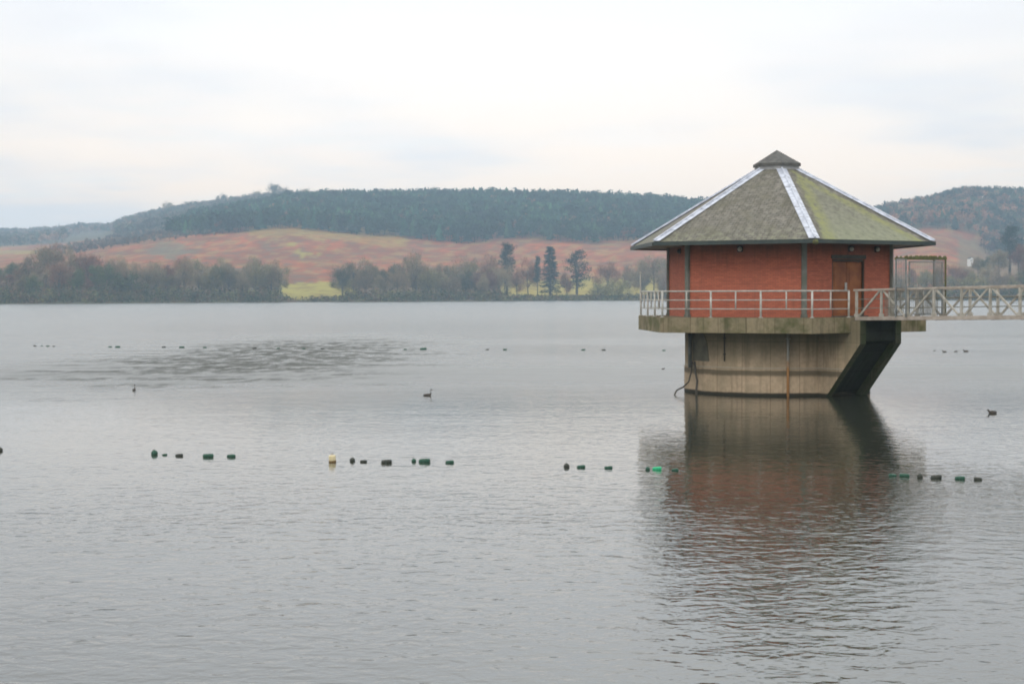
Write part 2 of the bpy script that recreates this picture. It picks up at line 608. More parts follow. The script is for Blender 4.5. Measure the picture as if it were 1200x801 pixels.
def build_terrain():
    ang_fine = [math.atan((u - 600) / F) for u in range(-300, 1501, 5)]
    a0, a1 = ang_fine[0], ang_fine[-1]
    coarse = list(np.linspace(a1, a0 + 2 * math.pi, 42))[1:-1]
    angs = ang_fine + coarse
    ds_list = [2, 60, 200, 400, 600, 700, 760] + list(range(790, 1240, 9)) + list(range(1240, 1600, 14)) + list(range(1600, 2100, 40)) + list(range(2100, 3760, 150)) + [3760]
    V, T = [], []
    br1, br2 = np.array((0.41, 0.112, 0.036)), np.array((0.22, 0.075, 0.032))
    gr = np.array((0.33, 0.29, 0.055))
    pale = np.array((0.30, 0.22, 0.08))
    dark = np.array((0.10, 0.10, 0.06))
    scrub = np.array((0.13, 0.15, 0.10))
    for a in angs:
        if a <= a1:
            u = 600 + F * math.tan(a)
        else:
            u = 1500 if a < a1 + 1.2 else (-300 if a > a0 + 2 * math.pi - 1.2 else None)
        for d in ds_list:
            if u is None:
                if a < math.pi:
                    uu = 1500
                else:
                    uu = -300
            else:
                uu = u
            ca = math.cos(a)
            if a <= a1:
                x, y = d * math.tan(a), d
            else:
                x, y = d * math.sin(a), d * ca
            z = smooth_terr(uu, d)
            if d > 1000:
                z += wobble(x, y) * min(1, (d - 1000) / 300) * 3.0
            V.append((x, y, z))
            # ground cover
            v = hor(uu) - (z - CH) * F / d
            n1 = noise.fractal(Vector((x / 45, y / 70, 4.2)), 1.0, 2.0, 5)
            n2 = noise.fractal(Vector((x / 14, y / 26, 9.2)), 1.0, 2.0, 4)
            k_ = min(1, max(0, n1 * 1.5 + 0.45))
            c = br1 * (1 - k_) + br2 * k_
            if n1 * 0.7 + n2 < -0.25:
                c = c * 0.5 + np.array((0.16, 0.075, 0.04)) * 0.5
            if n2 > 0.22:
                c = c * 0.4 + pale * 0.6
            if n2 < -0.35:
                c = c * 0.6 + scrub * 0.4
            g = 0.0
            vb = ip(uu, VB)
            if 290 < uu < 480 and v < vb + 2.2 + 3.0 * n2:
                g = 0.4
            if 325 < uu < 420 and v > 331 + 2 * n1:
                g = 0.95
            if 590 <= uu < 800 and v > 326 + 3 * n1:
                g = 0.85
            dsh = profile(uu)[0]
            if (uu < 333 and v > 316 + 10 * n1) or (402 < uu < 600 and v > 322 + 8 * n1):
                c = c * 0.25 + np.array((0.09, 0.085, 0.05)) * 0.75
            if uu < 70 and 293 < v < 298:
                g = 0.55
            # sheep track winding down the slope
            if 338 < uu < 378 and 285 < v < 304:
                cx = 344 + (v - 287) * 1.3 if v < 296 else 352 + (v - 296) * 0.4
                if (abs(uu - cx) < 3 + 8 * n2 or (uu > 350 and 296 < v < 298.5)) and n2 > -0.3:
                    g = 0.8
            if ((uu - 201) / 24) ** 2 + ((v - 293) / 10) ** 2 < 1 + n1 + n2:
                c = c * 0.35 + scrub * 0.65
            c = c * (1 - g) + gr * g
            if d < 1600 and uu > 1120:
                c = c * 0.3 + np.array((0.15, 0.13, 0.075)) * 0.7
            if d < profile(uu)[0] + 16:
                c = dark * (1 + 0.5 * n1)
            if d > 1640 and not (uu < 130 and d < 2290):
                c = dark
            T.append(c)
    nd = len(ds_list)
    Q = []
    na = len(angs)
    for i in range(na):
        j = (i + 1) % na
        for k in range(nd - 1):
            Q.append((i * nd + k, j * nd + k, j * nd + k + 1, i * nd + k + 1))
    me = np_mesh('ground', V, Q, [M['ground']], np.clip(np.array(T), 0.01, 1))
    me.polygons.foreach_set('use_smooth', [True] * len(me.polygons))
    o = bpy.data.objects.new('ground', me)
    link(o)
    tag(o, kind='structure')


# ------------------------------------------------------------------ vegetation generators
def rot_align(n, up_bias=0.0):
    v = rng.normal(size=(n, 3))
    v[:, 2] += up_bias
    v /= np.linalg.norm(v, axis=1)[:, None]
    return v


def blades(P, Dr, L, W):
    """thin quads (twigs) starting at P along Dr"""
    n = len(P)
    s = np.cross(Dr, rng.normal(size=(n, 3)))
    s /= np.linalg.norm(s, axis=1)[:, None] + 1e-9
    s *= (W / 2)[:, None]
    e = P + Dr * L[:, None]
    V = np.stack([P - s, P + s, e + s * 0.35, e - s * 0.35], 1).reshape(-1, 3)
    Q = np.arange(4 * n).reshape(n, 4)
    return V, Q


def leaves(P, size):
    n = len(P)
    a = rot_align(n)
    b = np.cross(a, rng.normal(size=(n, 3)))
    b /= np.linalg.norm(b, axis=1)[:, None] + 1e-9
    a = a * size[:, None]
    b = b * size[:, None] * 0.7
    V = np.stack([P - a - b * 0.4, P - b, P + a + b * 0.3, P + b], 1).reshape(-1, 3)
    return V, np.arange(4 * n).reshape(n, 4)


def lobes(n, cx, rx, rz, cz, k, lobe_r):
    C = rng.normal(size=(k, 3))
    C /= np.linalg.norm(C, axis=1)[:, None]
    C *= (rng.random(k) ** 0.45)[:, None]
    C = C * np.array((rx, rx, rz)) + np.array((0, 0, cz))
    r = lobe_r * (0.6 + 0.8 * rng.random(k))
    idx = rng.integers(0, k, n)
    o = rng.normal(size=(n, 3))
    o /= np.linalg.norm(o, axis=1)[:, None]
    o *= (rng.random(n) ** 0.4)[:, None]
    P = C[idx] + o * r[idx][:, None]
    return P, C, r


def tree_mesh(kind, seed):
    """returns (trunk mesh, crown mesh) for a tree of unit kind"""
    global rng
    rng = np.random.default_rng(seed)
    rnd = random.Random(seed)
    tr = MB()
    if kind in ('bare', 'leafy', 'bush', 'sapling'):
        H = {'bare': 17, 'leafy': 15, 'bush': 6, 'sapling': 10}[kind]
        rx = {'bare': 7.4, 'leafy': 6.8, 'bush': 4.6, 'sapling': 2.2}[kind]
        base = {'bare': 0.08, 'leafy': 0.02, 'bush': 0.0, 'sapling': 0.15}[kind]
        cz = H * (1 + base) / 2
        rz = H * (1 - base) / 2 * 0.86
        nb = {'bare': 2600, 'leafy': 2000, 'bush': 600, 'sapling': 500}[kind]
        sq = rnd.uniform(0.62, 1.12)
        rx *= sq
        P, C, r = lobes(nb, 0, rx * 0.78, rz * 0.8, cz, {'bare': 24, 'leafy': 22, 'bush': 10, 'sapling': 7}[kind], rx * 0.33)
        r0 = H * 0.012
        top = Vector((rnd.uniform(-.6, .6), rnd.uniform(-.6, .6), H * 0.72))
        mid = Vector((rnd.uniform(-.3, .3), rnd.uniform(-.3, .3), H * 0.35))
        tr.tube([(0, 0, -1.5), (0, 0, 0.2), mid, top], [r0 * 1.7, r0 * 1.3, r0, r0 * 0.35], 7)
        for c in C:
            f = rnd.uniform(0.15, 0.75)
            st = mid.lerp(top, f) if rnd.random() < 0.6 else Vector((0, 0, 0.2)).lerp(mid, rnd.uniform(0.55, 1))
            c = Vector(c)
            m2 = st.lerp(c, 0.5) + Vector((rnd.uniform(-.4, .4), rnd.uniform(-.4, .4), rnd.uniform(-.2, .7)))
            tr.tube([st, m2, c], [r0 * 0.5, r0 * 0.3, r0 * 0.1], 5, cap=False)
        ctr = np.array((0, 0, H * 0.35))
        Dr = P - ctr
        Dr /= np.linalg.norm(Dr, axis=1)[:, None]
        Dr = Dr + rng.normal(size=Dr.shape) * 0.45
        Dr[:, 2] += 0.35
        Dr /= np.linalg.norm(Dr, axis=1)[:, None]
        V, Q = blades(P, Dr, rng.uniform(0.8, 2.0, nb) * (rx / 5.5) ** 0.5, rng.uniform(0.06, 0.13, nb))
        nl = {'bare': 300, 'leafy': 1000, 'bush': 700, 'sapling': 160}[kind]
        idx = rng.integers(0, nb, nl)
        P2 = P[idx] + rng.normal(size=(nl, 3)) * 0.4
        V2, Q2 = leaves(P2, rng.uniform(0.14, 0.36, nl))
        V = np.vstack([V, V2])
        Q = np.vstack([Q, Q2 + 4 * nb])
        mi = np.r_[np.zeros(nb, int), np.ones(nl, int)]
    elif kind == 'conifer':
        H = 22
        tr.tube([(0, 0, -1.5), (0, 0, H * 0.4), (0.1, 0, H * 0.97)], [0.42, 0.3, 0.05], 7)
        Ps, Ds, L = [], [], []
        for k in range(46):
            z = H * (0.12 + 0.86 * (k / 46) ** 0.95)
            rad = 3.3 * (1 - (z / H)) ** 0.6 * rnd.uniform(0.75, 1.15) + 0.2
            for j in range(8):
                an = rnd.uniform(0, 6.283)
                for q in range(7):
                    f = (q + rnd.random()) / 7
                    Ps.append((math.cos(an) * rad * f, math.sin(an) * rad * f, z - f * rad * 0.3 + rnd.uniform(-.15, .15)))
                    Ds.append((math.cos(an + rnd.uniform(-.9, .9)), math.sin(an + rnd.uniform(-.9, .9)), rnd.uniform(-.5, .3)))
        Ps, Ds = np.array(Ps), np.array(Ds)
        Ds /= np.linalg.norm(Ds, axis=1)[:, None]
        V, Q = blades(Ps, Ds, rng.uniform(0.5, 1.1, len(Ps)), rng.uniform(0.2, 0.4, len(Ps)))
        mi = np.ones(len(Q), int)
    else:   # pine: tall bare stem, flat plates of needles; cedar: wide tiers
        H = 24 if kind == 'pine' else 19
        lean = rnd.uniform(-0.8, 0.8)
        top = Vector((lean, 0.3, H * 0.96))
        tr.tube([(0, 0, -1.5), (0.1, 0, H * 0.3), (lean * 0.6, 0.2, H * 0.65), top], [0.5, 0.38, 0.26, 0.06], 8)
        Ps = []
        nt = 26 if kind == 'pine' else 22
        for k in range(nt):
            z = H * ((0.38 + 0.6 * k / nt) if kind == 'pine' else (0.2 + 0.78 * k / nt))
            reach = (4.3 if kind == 'pine' else 6.6) * (1 - 0.55 * k / nt) * rnd.uniform(0.6, 1.15)
            an = rnd.uniform(0, 6.283)
            reach *= rnd.choice((0.45, 0.8, 1.0, 1.15))
            tip = Vector((math.cos(an) * reach + lean * 0.5, math.sin(an) * reach, z + reach * 0.12))
            tr.tube([(lean * 0.5 * z / H, 0, z - 0.4), tuple(tip)], [0.13, 0.04], 5, cap=False)
            n = 105
            f = rng.random(n) ** 0.7
            P = np.outer(1 - f, (lean * 0.5 * z / H, 0, z)) + np.outer(f, tip)
            P = P + rng.normal(size=(n, 3)) * np.array((0.8, 0.8, 0.42))
            Ps.append(P)
        P = np.vstack(Ps)
        Dr = rot_align(len(P), 0.4)
        V, Q = blades(P, Dr, rng.uniform(0.4, 0.9, len(P)), rng.uniform(0.15, 0.34, len(P)))
        mi = np.ones(len(Q), int)
    return tr, V, Q, mi, H


PROTO = {}


def get_proto(kind, tone, seed):
    key = (kind, tone, seed)
    if key not in PROTO:
        tr, V, Q, mi, H = tree_mesh(kind, seed)
        to = tr.build('trunk', M['bark'], None, smooth=True)
        tm = to.data
        bpy.data.objects.remove(to)
        cm = np_mesh('crown', V, Q, [M['twig_' + tone], M['leaf_' + tone]], mi=mi)
        PROTO[key] = (tm, cm, H)
    return PROTO[key]


TREES = []


def place_tree(u, d, h, kind, tone, seed, label, group='bare trees along the far shore', name=None, wide=1.0):
    tm, cm, H = get_proto(kind, tone, seed)
    x, y = xy(u, d)
    z = smooth_terr(u, d) + (wobble(x, y) * min(1, (d - 1000) / 300) * 3.0 if d > 1000 else 0)
    name = name or {'bare': 'bare_tree', 'leafy': 'tree', 'bush': 'bush', 'sapling': 'young_tree', 'conifer': 'conifer', 'pine': 'pine_tree', 'cedar': 'cedar_tree'}[kind]
    r = random.Random(int(u * 7 + d))
    e = empty(name, (x, y, z), r.uniform(0, 6.28) if kind not in ('pine', 'cedar') else r.uniform(-0.4, 0.4), label, 'bush' if kind == 'bush' else 'tree', group)
    s = h / H
    e.scale = (s * wide, s * wide, s)
    for nm, me in (('trunk', tm), ('crown', cm)):
        o = bpy.data.objects.new(nm, me)
        link(o, e)
    return e


def conifer_unit(r):
    """jagged small far conifer, unit height 1, as triangles"""
    V, Fc = [], []
    rad0 = 0.24
    tiers = 5
    for k in range(tiers):
        z0 = 0.12 + 0.8 * k / tiers
        z1 = min(1.0, z0 + 0.36)
        rr = rad0 * (1 - k / tiers) ** 0.75 + 0.02
        i = len(V)
        n = 7
        for j in range(n):
            an = 2 * math.pi * (j + r.random() * 0.7) / n
            q = rr * r.uniform(0.6, 1.3)
            V.append((math.cos(an) * q, math.sin(an) * q, z0 + r.uniform(-.05, .04)))
        V.append((r.uniform(-.015, .015), 0, z1))
        for j in range(n):
            Fc.append((i + j, i + (j + 1) % n, i + n))
    return np.array(V), np.array(Fc)


def round_unit(r, n=75):
    """loose small far broadleaf crown, unit height 1, as triangles"""
    g = np.random.default_rng(int(r.random() * 1e6))
    k = 7
    C = g.normal(size=(k, 3))
    C /= np.linalg.norm(C, axis=1)[:, None]
    C = C * np.array((0.22, 0.22, 0.22)) * g.random(k)[:, None] ** 0.5 + np.array((0, 0, 0.62))
    idx = g.integers(0, k, n)
    o = g.normal(size=(n, 3))
    o /= np.linalg.norm(o, axis=1)[:, None]
    P = C[idx] + o * 0.17 * (g.random(n) ** 0.35)[:, None]
    V = (P[:, None, :] + g.normal(size=(n, 3, 3)) * 0.065).reshape(-1, 3)
    V = np.vstack([V, [(-0.02, 0, -0.05), (0.02, 0, -0.05), (0, 0.01, 0.6)]])
    return V, np.arange(3 * (n + 1)).reshape(-1, 3)


def wood(name, label, region, spacing, hrange, conif, cols, seed, cat='wood'):
    """region(u,d)->bool ; one far-off mass of trees as ONE mesh"""
    r = random.Random(seed)
    units_c = [conifer_unit(r) for _ in range(7)]
    units_r = [round_unit(r) for _ in range(7)]
    Vs, Qs, Ts = [], [], []
    base = 0
    u0, u1, d0, d1 = region['box']
    d = d0
    while d < d1:
        x = (u0 - 600) / F * d
        xe = (u1 - 600) / F * d
        while x < xe:
            jx, jd = x + r.uniform(-.5, .5) * spacing, d + r.uniform(-.5, .5) * spacing
            x += spacing
            u = 600 + jx / jd * F
            if not region['in'](u, jd):
                continue
            con = r.random() < conif
            V, Q = r.choice(units_c if (con and r.random() < 0.2) else units_r)
            h = r.uniform(*hrange) * (1 if con else 0.9)
            if 'h' in region:
                h *= region['h'](u, jd)
            an = r.uniform(0, 6.28)
            ca, sa = math.cos(an), math.sin(an)
            w = h * r.uniform(0.85, 1.25) * (1.05 if con else 1.0)
            X = V[:, 0] * ca - V[:, 1] * sa
            Y = V[:, 0] * sa + V[:, 1] * ca
            z = smooth_terr(u, jd) + wobble(jx, jd) * 3.0 * min(1, max(0, (jd - 1000) / 300))
            Vs.append(np.stack([X * w + jx, Y * w + jd, V[:, 2] * h + z - 0.5], 1))
            Qs.append(Q + base)
            base += len(V)
            tn = 1 + 0.9 * noise.noise(Vector((jx / 60, jd / 60, seed))) + 0.5 * noise.noise(Vector((jx / 18, jd / 25, seed)))
            c = np.array(r.choice(cols['con'] if con else cols['dec'])) * r.uniform(0.7, 1.35) * max(0.45, tn)
            Ts.append(np.tile(c, (len(V), 1)))
        d += spacing
    me = np_mesh(name, np.vstack(Vs), np.vstack(Qs), [M['wood']], np.vstack(Ts))
    o = bpy.data.objects.new(name, me)
    link(o)
    tag(o, label, cat, None, 'stuff')
    return o


def undergrowth():
    r = random.Random(5)
    g = np.random.default_rng(5)
    Ps, Sz, Ts = [], [], []
    for i in range(6500):
        u = r.uniform(-150, 1350)
        ds = profile(u)[0]
        off = r.uniform(1, 30) if r.random() < 0.7 else r.uniform(10, 100)
        if 335 < u < 400 and off > 18:
            continue
        if 335 < u < 360 and r.random() < 0.8:
            continue
        if 600 < u < 760 and off > 35:
            continue
        d = ds + off
        x, y = xy(u, d)
        z = terr(u, d)
        n = 9
        hh = r.uniform(0.8, 2.6) * (1.3 if u < 330 or u > 1050 else 1.0)
        if (u < 330 or 405 < u < 590 or u > 1050) and r.random() < 0.45:
            hh *= 2.3
            n = 24
            if r.random() < 0.5:
                off = r.uniform(20, 190)
        P = np.array((x, y, z)) + np.abs(g.normal(size=(n, 3))) * np.array((1.3, 1.0, 0)) * np.sign(g.normal(size=(n, 3))) + np.stack([np.zeros(n), np.zeros(n), g.random(n) * hh], 1)
        Ps.append(P)
        Sz.append(g.uniform(0.25, 0.75, n))
        c = np.array(r.choice([(0.06, 0.08, 0.032), (0.11, 0.095, 0.045), (0.15, 0.09, 0.05), (0.05, 0.06, 0.03), (0.17, 0.16, 0.06)]))
        Ts.append(np.tile(c, (n * 4, 1)))
    global rng
    rng = g
    V, Q = leaves(np.vstack(Ps), np.concatenate(Sz))
    me = np_mesh('undergrowth', V, Q, [M['wood']], np.vstack(Ts))
    o = bpy.data.objects.new('undergrowth', me)
    link(o)
    tag(o, 'low scrub and dead bracken fringing the far waterline', 'undergrowth', None, 'stuff')


# ================================================================== TOWER CONSTANTS
TX, TY = 11.79, 73.16
AL = R(-26.47)
RW, RR, RS = 5.107, 6.917, 6.616
ZE, ZT, ZB = 6.509, 3.335, 2.692
DRUM = 4.06
ROOF_HW = RR / 2
ROOF_W = math.hypot(RR * math.cos(R(30)), 4.05)
PAW = (17.0, 126.0, 12.0, 44.0)
WAVE = 1.0

M = {}


def make_materials():
    M['brick'] = mat_brick()
    M['slate_plain'] = mat_slate('weathered_slate', 0.22)
    M['slate_moss'] = mat_slate('mossy_slate', 1.0)
    M['lead'] = mat_simple('lead_flashing', (0.66, 0.70, 0.78), (0.40, 0.43, 0.50), 3.5, 0.45, 0.0, 0.6)
    M['cap_slate'] = mat_simple('cap_slate', (0.075, 0.075, 0.07), (0.13, 0.13, 0.12), 5, 0.75, bump=0.3)
    M['gutter'] = mat_simple('gutter_paint', (0.035, 0.05, 0.05), (0.055, 0.07, 0.06), 3, 0.5)
    M['soffit'] = mat_simple('soffit_board', (0.30, 0.28, 0.23), (0.22, 0.20, 0.16), 2, 0.8)
    M['pilaster'] = mat_simple('corner_post_paint', (0.20, 0.20, 0.175), (0.13, 0.14, 0.11), 2.5, 0.7)
    M['louvre'] = mat_simple('louvre_grey', (0.42, 0.42, 0.42), (0.3, 0.3, 0.3), 4, 0.6)
    M['door'] = mat_simple('varnished_door', (0.36, 0.125, 0.035), (0.22, 0.07, 0.024), 1.6, 0.5, spec=0.4)
    M['door_frame'] = mat_simple('door_frame_wood', (0.10, 0.07, 0.045), (0.065, 0.05, 0.035), 4, 0.6)
    M['lintel'] = mat_simple('lintel_concrete', (0.12, 0.12, 0.10), (0.08, 0.08, 0.07), 3, 0.85)
    M['steel_handle'] = mat_simple('handle_metal', (0.5, 0.5, 0.48), (0.4, 0.4, 0.38), 4, 0.4, 0.3)
    M['lamp_glass'] = mat_simple('lamp_lens', (0.55, 0.55, 0.48), (0.42, 0.42, 0.36), 9, 0.3)
    M['black'] = mat_simple('black_metal', (0.03, 0.03, 0.03), (0.05, 0.05, 0.045), 6, 0.5)
    M['slab'] = mat_concrete('platform_concrete', (0.31, 0.255, 0.16), (0.075, 0.07, 0.04), (0.10, 0.105, 0.04), 0.9, streak=0.8)
    M['drum'] = mat_concrete('drum_concrete', (0.56, 0.425, 0.285), (0.22, 0.175, 0.11), (0.30, 0.25, 0.16), 0.55, zband=True, streak=0.6)
    M['buttress'] = mat_concrete('shaded_algae_concrete', (0.045, 0.048, 0.036), (0.018, 0.024, 0.016), (0.028, 0.04, 0.018), 0.7, zband=False, streak=0.7)  # near-black tone paints in the underside shade, over green algae
    M['algae'] = mat_concrete('green_concrete', (0.10, 0.10, 0.06), (0.045, 0.055, 0.03), (0.05, 0.075, 0.025), 0.8, streak=0.6)
    M['dark_panel'] = mat_simple('dark_panel_concrete', (0.17, 0.155, 0.11), (0.11, 0.105, 0.075), 2.5, 0.9)
    M['rail'] = mat_simple('rail_paint', (0.62, 0.61, 0.56), (0.42, 0.41, 0.36), 5, 0.55)
    M['truss'] = mat_simple('truss_paint', (0.50, 0.47, 0.41), (0.30, 0.28, 0.23), 4, 0.6)
    M['truss_dull'] = mat_simple('weathered_steel', (0.28, 0.27, 0.23), (0.17, 0.165, 0.13), 4, 0.7)
    M['chord'] = mat_simple('chord_paint', (0.48, 0.42, 0.36), (0.33, 0.28, 0.23), 3, 0.65)
    M['deck'] = mat_simple('deck_boards', (0.20, 0.185, 0.155), (0.13, 0.12, 0.10), 3, 0.85)
    M['gate'] = mat_simple('galvanised_gate', (0.26, 0.28, 0.28), (0.18, 0.19, 0.18), 5, 0.6, 0.2)
    M['gate_moss'] = mat_simple('mossy_gate_bar', (0.13, 0.15, 0.05), (0.09, 0.08, 0.045), 9, 0.9, bump=0.5)
    M['pipe'] = mat_simple('grey_pipe', (0.16, 0.17, 0.155), (0.10, 0.11, 0.095), 4, 0.6)
    M['cable'] = mat_simple('dark_cable', (0.06, 0.055, 0.045), (0.09, 0.08, 0.06), 6, 0.7)
    # pipe rusting downwards
    m = new_mat('rusty_pipe')
    t = NT(m.node_tree)
    z = t.xyz(t.obj())[2]
    n = t.noise(t.obj(), 7, 4)
    f = t.step(t.math('MULTIPLY_ADD', n, 0.9, z), 1.5, 2.2)
    t.out(t.mix(f, (0.40, 0.20, 0.07), (0.42, 0.41, 0.36)), 0.8)
    M['rusty_pipe'] = m
    M['float_green'] = mat_simple('green_float', (0.012, 0.10, 0.055), (0.02, 0.06, 0.04), 12, 0.4)
    M['float_dark'] = mat_simple('dark_float', (0.022, 0.032, 0.026), (0.05, 0.05, 0.035), 12, 0.5)
    M['float_bright'] = mat_simple('bright_green_float', (0.02, 0.50, 0.22), (0.02, 0.40, 0.18), 12, 0.35)
    M['float_cream'] = mat_simple('cream_float', (0.75, 0.66, 0.42), (0.62, 0.52, 0.30), 8, 0.5)
    M['float_brown'] = mat_simple('stained_float_band', (0.20, 0.12, 0.04), (0.13, 0.08, 0.03), 10, 0.7)
    M['feather'] = mat_simple('dark_feathers', (0.05, 0.045, 0.04), (0.09, 0.075, 0.06), 14, 0.8)
    M['feather_pale'] = mat_simple('pale_feathers', (0.28, 0.25, 0.2), (0.18, 0.15, 0.12), 14, 0.8)
    M['bark'] = mat_simple('bark', (0.10, 0.085, 0.065), (0.06, 0.055, 0.045), 1.5, 0.9)
    tones = {
        'brown': ((0.32, 0.16, 0.09), (0.16, 0.095, 0.065), (0.30, 0.13, 0.06), (0.18, 0.10, 0.05)),
        'grey': ((0.33, 0.24, 0.14), (0.23, 0.17, 0.10), (0.23, 0.20, 0.09), (0.15, 0.15, 0.065)),
        'green': ((0.14, 0.125, 0.065), (0.10, 0.105, 0.05), (0.11, 0.145, 0.045), (0.065, 0.095, 0.03)),
        'olive': ((0.30, 0.24, 0.11), (0.18, 0.155, 0.08), (0.28, 0.24, 0.08), (0.18, 0.17, 0.06)),
        'dark': ((0.05, 0.045, 0.035), (0.04, 0.04, 0.03), (0.022, 0.046, 0.03), (0.014, 0.032, 0.022)),
    }
    for k, (a, b, c, d) in tones.items():
        M['twig_' + k] = mat_leafy('twigs_' + k, a, b)
        M['leaf_' + k] = mat_leafy('leaves_' + k, c, d)
    M['wood'] = mat_attr('far_foliage')
    M['ground'] = mat_attr('hill_ground', scale=0.09, amt=0.45)
    M['white_wall'] = mat_simple('white_render', (0.8, 0.8, 0.77), (0.68, 0.68, 0.65), 1, 0.8)
    M['dark_roof'] = mat_simple('dark_roof', (0.10, 0.09, 0.09), (0.07, 0.065, 0.065), 2, 0.8)
    M['glass'] = mat_simple('dark_window', (0.03, 0.035, 0.04), (0.05, 0.05, 0.055), 2, 0.15)


# ================================================================== VALVE TOWER
def hexpt(Rad, k, z=0.0):
    """k-th corner in tower-local coordinates; local -Y is the direction of the door face (B)"""
    # local frame: n = (0,-1), t = (1,0)
    th = R(60 * k + 30)
    return Vector((Rad * math.sin(th), -Rad * math.cos(th), z))


TROT = R(33.53)


def tower():
    root = empty('valve_tower', (TX, TY, 0), TROT, 'hexagonal red brick valve tower with slate roof on a concrete drum in the water', 'tower')
    # k runs: face k between corner k-1 (th=60k-30) and corner k (60k+30); k=0 is the door face
    # --- drum
    d = MB()
    n = 96
    for j in range(n):
        a0, a1 = 2 * math.pi * j / n, 2 * math.pi * (j + 1) / n
        zs = [-1.2, 1.13, 1.17, ZB]
        rs = [DRUM + 0.03, DRUM + 0.03, DRUM, DRUM]
        for q in range(3):
            pts = [(rs[q] * math.cos(a0), rs[q] * math.sin(a0), zs[q]), (rs[q] * math.cos(a1), rs[q] * math.sin(a1), zs[q]),
                   (rs[q + 1] * math.cos(a1), rs[q + 1] * math.sin(a1), zs[q + 1]), (rs[q + 1] * math.cos(a0), rs[q + 1] * math.sin(a0), zs[q + 1])]
            d.poly(pts, [(a0 * DRUM, zs[q]), (a1 * DRUM, zs[q]), (a1 * DRUM, zs[q + 1]), (a0 * DRUM, zs[q + 1])])
    dr = d.build('drum', M['drum'], root, smooth=False)

    def onDrum(u, rad):
        """local angle on the drum seen at picture column u"""
        best = None
        for i in range(720):
            a = R(i / 2)
            lx, ly = rad * math.cos(a), rad * math.sin(a)
            X = TX + lx * math.cos(TROT) - ly * math.sin(TROT)
            Y = TY + lx * math.sin(TROT) + ly * math.cos(TROT)
            if Y > TY:
                continue
            e = abs(600 + X / Y * F - u)
            if best is None or e < best[0]:
                best = (e, a)
        return best[1]

    # thin darker panel on the drum face with a curved edge
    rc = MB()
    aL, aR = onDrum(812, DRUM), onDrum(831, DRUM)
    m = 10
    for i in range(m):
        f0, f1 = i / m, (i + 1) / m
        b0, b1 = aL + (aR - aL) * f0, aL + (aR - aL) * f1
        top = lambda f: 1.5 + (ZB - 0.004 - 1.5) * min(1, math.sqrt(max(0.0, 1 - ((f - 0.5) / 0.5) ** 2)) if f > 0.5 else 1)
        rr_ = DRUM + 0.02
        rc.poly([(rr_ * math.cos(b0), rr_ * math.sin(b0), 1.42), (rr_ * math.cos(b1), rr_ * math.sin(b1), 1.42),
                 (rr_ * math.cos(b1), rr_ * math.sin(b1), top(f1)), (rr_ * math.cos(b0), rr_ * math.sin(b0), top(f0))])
    ob = rc.build('dark_panel', M['dark_panel'], root)
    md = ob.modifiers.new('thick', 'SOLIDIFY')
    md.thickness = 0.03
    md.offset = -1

    def wallpipe(u, z0, z1, rad, mat, name, off=0.05):
        a = onDrum(u, DRUM)
        q = MB()
        p = lambda z: ((DRUM + off) * math.cos(a), (DRUM + off) * math.sin(a), z)
        q.tube([p(z0), p((z0 + z1) / 2), p(z1)], rad, 8)
        for z in (z0 + 0.3, z1 - 0.25):
            c = p(z)
            q.box(c, (rad * 3.4, 0.08, 0.05), a + math.pi / 2)
        return q.build(name, mat, root, smooth=True)
    o = wallpipe(923, -0.6, ZB - 0.01, 0.055, M['rusty_pipe'], 'drain_pipe', 0.075)
    tag(o, 'thin drain pipe, pale above and rusty orange below')
    o = wallpipe(850, 1.45, ZB - 0.01, 0.028, M['cable'], 'drain_pipe', 0.05)
    tag(o, 'short thin dark pipe')
    o = wallpipe(812.5, 1.1, ZB - 0.01, 0.085, M['pipe'], 'drain_pipe', 0.16)
    tag(o, 'thick grey pipe near the left edge of the drum')
    # cables leaving the grey pipe
    a = onDrum(812.5, DRUM)
    c0 = Vector(((DRUM + 0.16) * math.cos(a), (DRUM + 0.16) * math.sin(a), 1.1))
    iw = root.matrix_world.inverted() if False else None

    def loc(P):
        v = P - Vector((TX, TY, 0))
        c, s = math.cos(-TROT), math.sin(-TROT)
        return Vector((v.x * c - v.y * s, v.x * s + v.y * c, v.z))
    yy = TY - 1.7
    pts = [at(811, 424, yy), at(810, 436, yy), at(807, 447, yy - .3), at(801, 453, yy - .6), at(793, 457, yy - .9)]
    w = onwater(785, 460)
    pts.append(Vector((w.x, pts[-1].y - 0.3, -0.08)))
    q = MB()
    q.tube([loc(p) for p in pts], 0.035, 7)
    q.build('cable', M['cable'], root, smooth=True)
    q = MB()
    p2 = [at(814, 424, yy - .3), at(815, 436, yy - .5), at(817, 447, yy - .9), at(816, 456, yy - 1.2), at(816, 466, yy - 1.3)]
    q.tube([loc(p) for p in p2], 0.05, 7)
    q.build('cable', M['cable'], root, smooth=True)

    # --- buttress: two side cheeks and a recessed web, leaning out under the bridge
    def cheek(t0, t1, inset, name, mat):
        q = MB()
        prof = [(2.6, -1.2), (3.55 - inset, -1.2), (4.33 - inset, 0.0), (6.29 - inset, 2.25), (6.29 - inset, 3.20), (5.76, 3.20), (5.76, ZB - 0.004), (2.6, ZB - 0.004)]
        if inset:
            prof = [(2.6, -1.2), (3.55 - inset, -1.2), (4.33 - inset, 0.0), (6.29 - inset, 2.25), (6.25, 2.36), (6.25, 3.19), (5.765, 3.19), (5.765, ZB - 0.006), (2.6, ZB - 0.006)]
        L = [Vector((t0, -n_, z)) for n_, z in prof]
        Rr = [Vector((t1, -n_, z)) for n_, z in prof]
        if t0 > 0:
            q.cur = len(mat) - 1
        q.poly(L[::-1], [(p.y, p.z) for p in L[::-1]])
        q.cur = len(mat) - 1 if t0 < 0 else 0
        q.poly(Rr, [(p.y, p.z) for p in Rr])
        s = 0
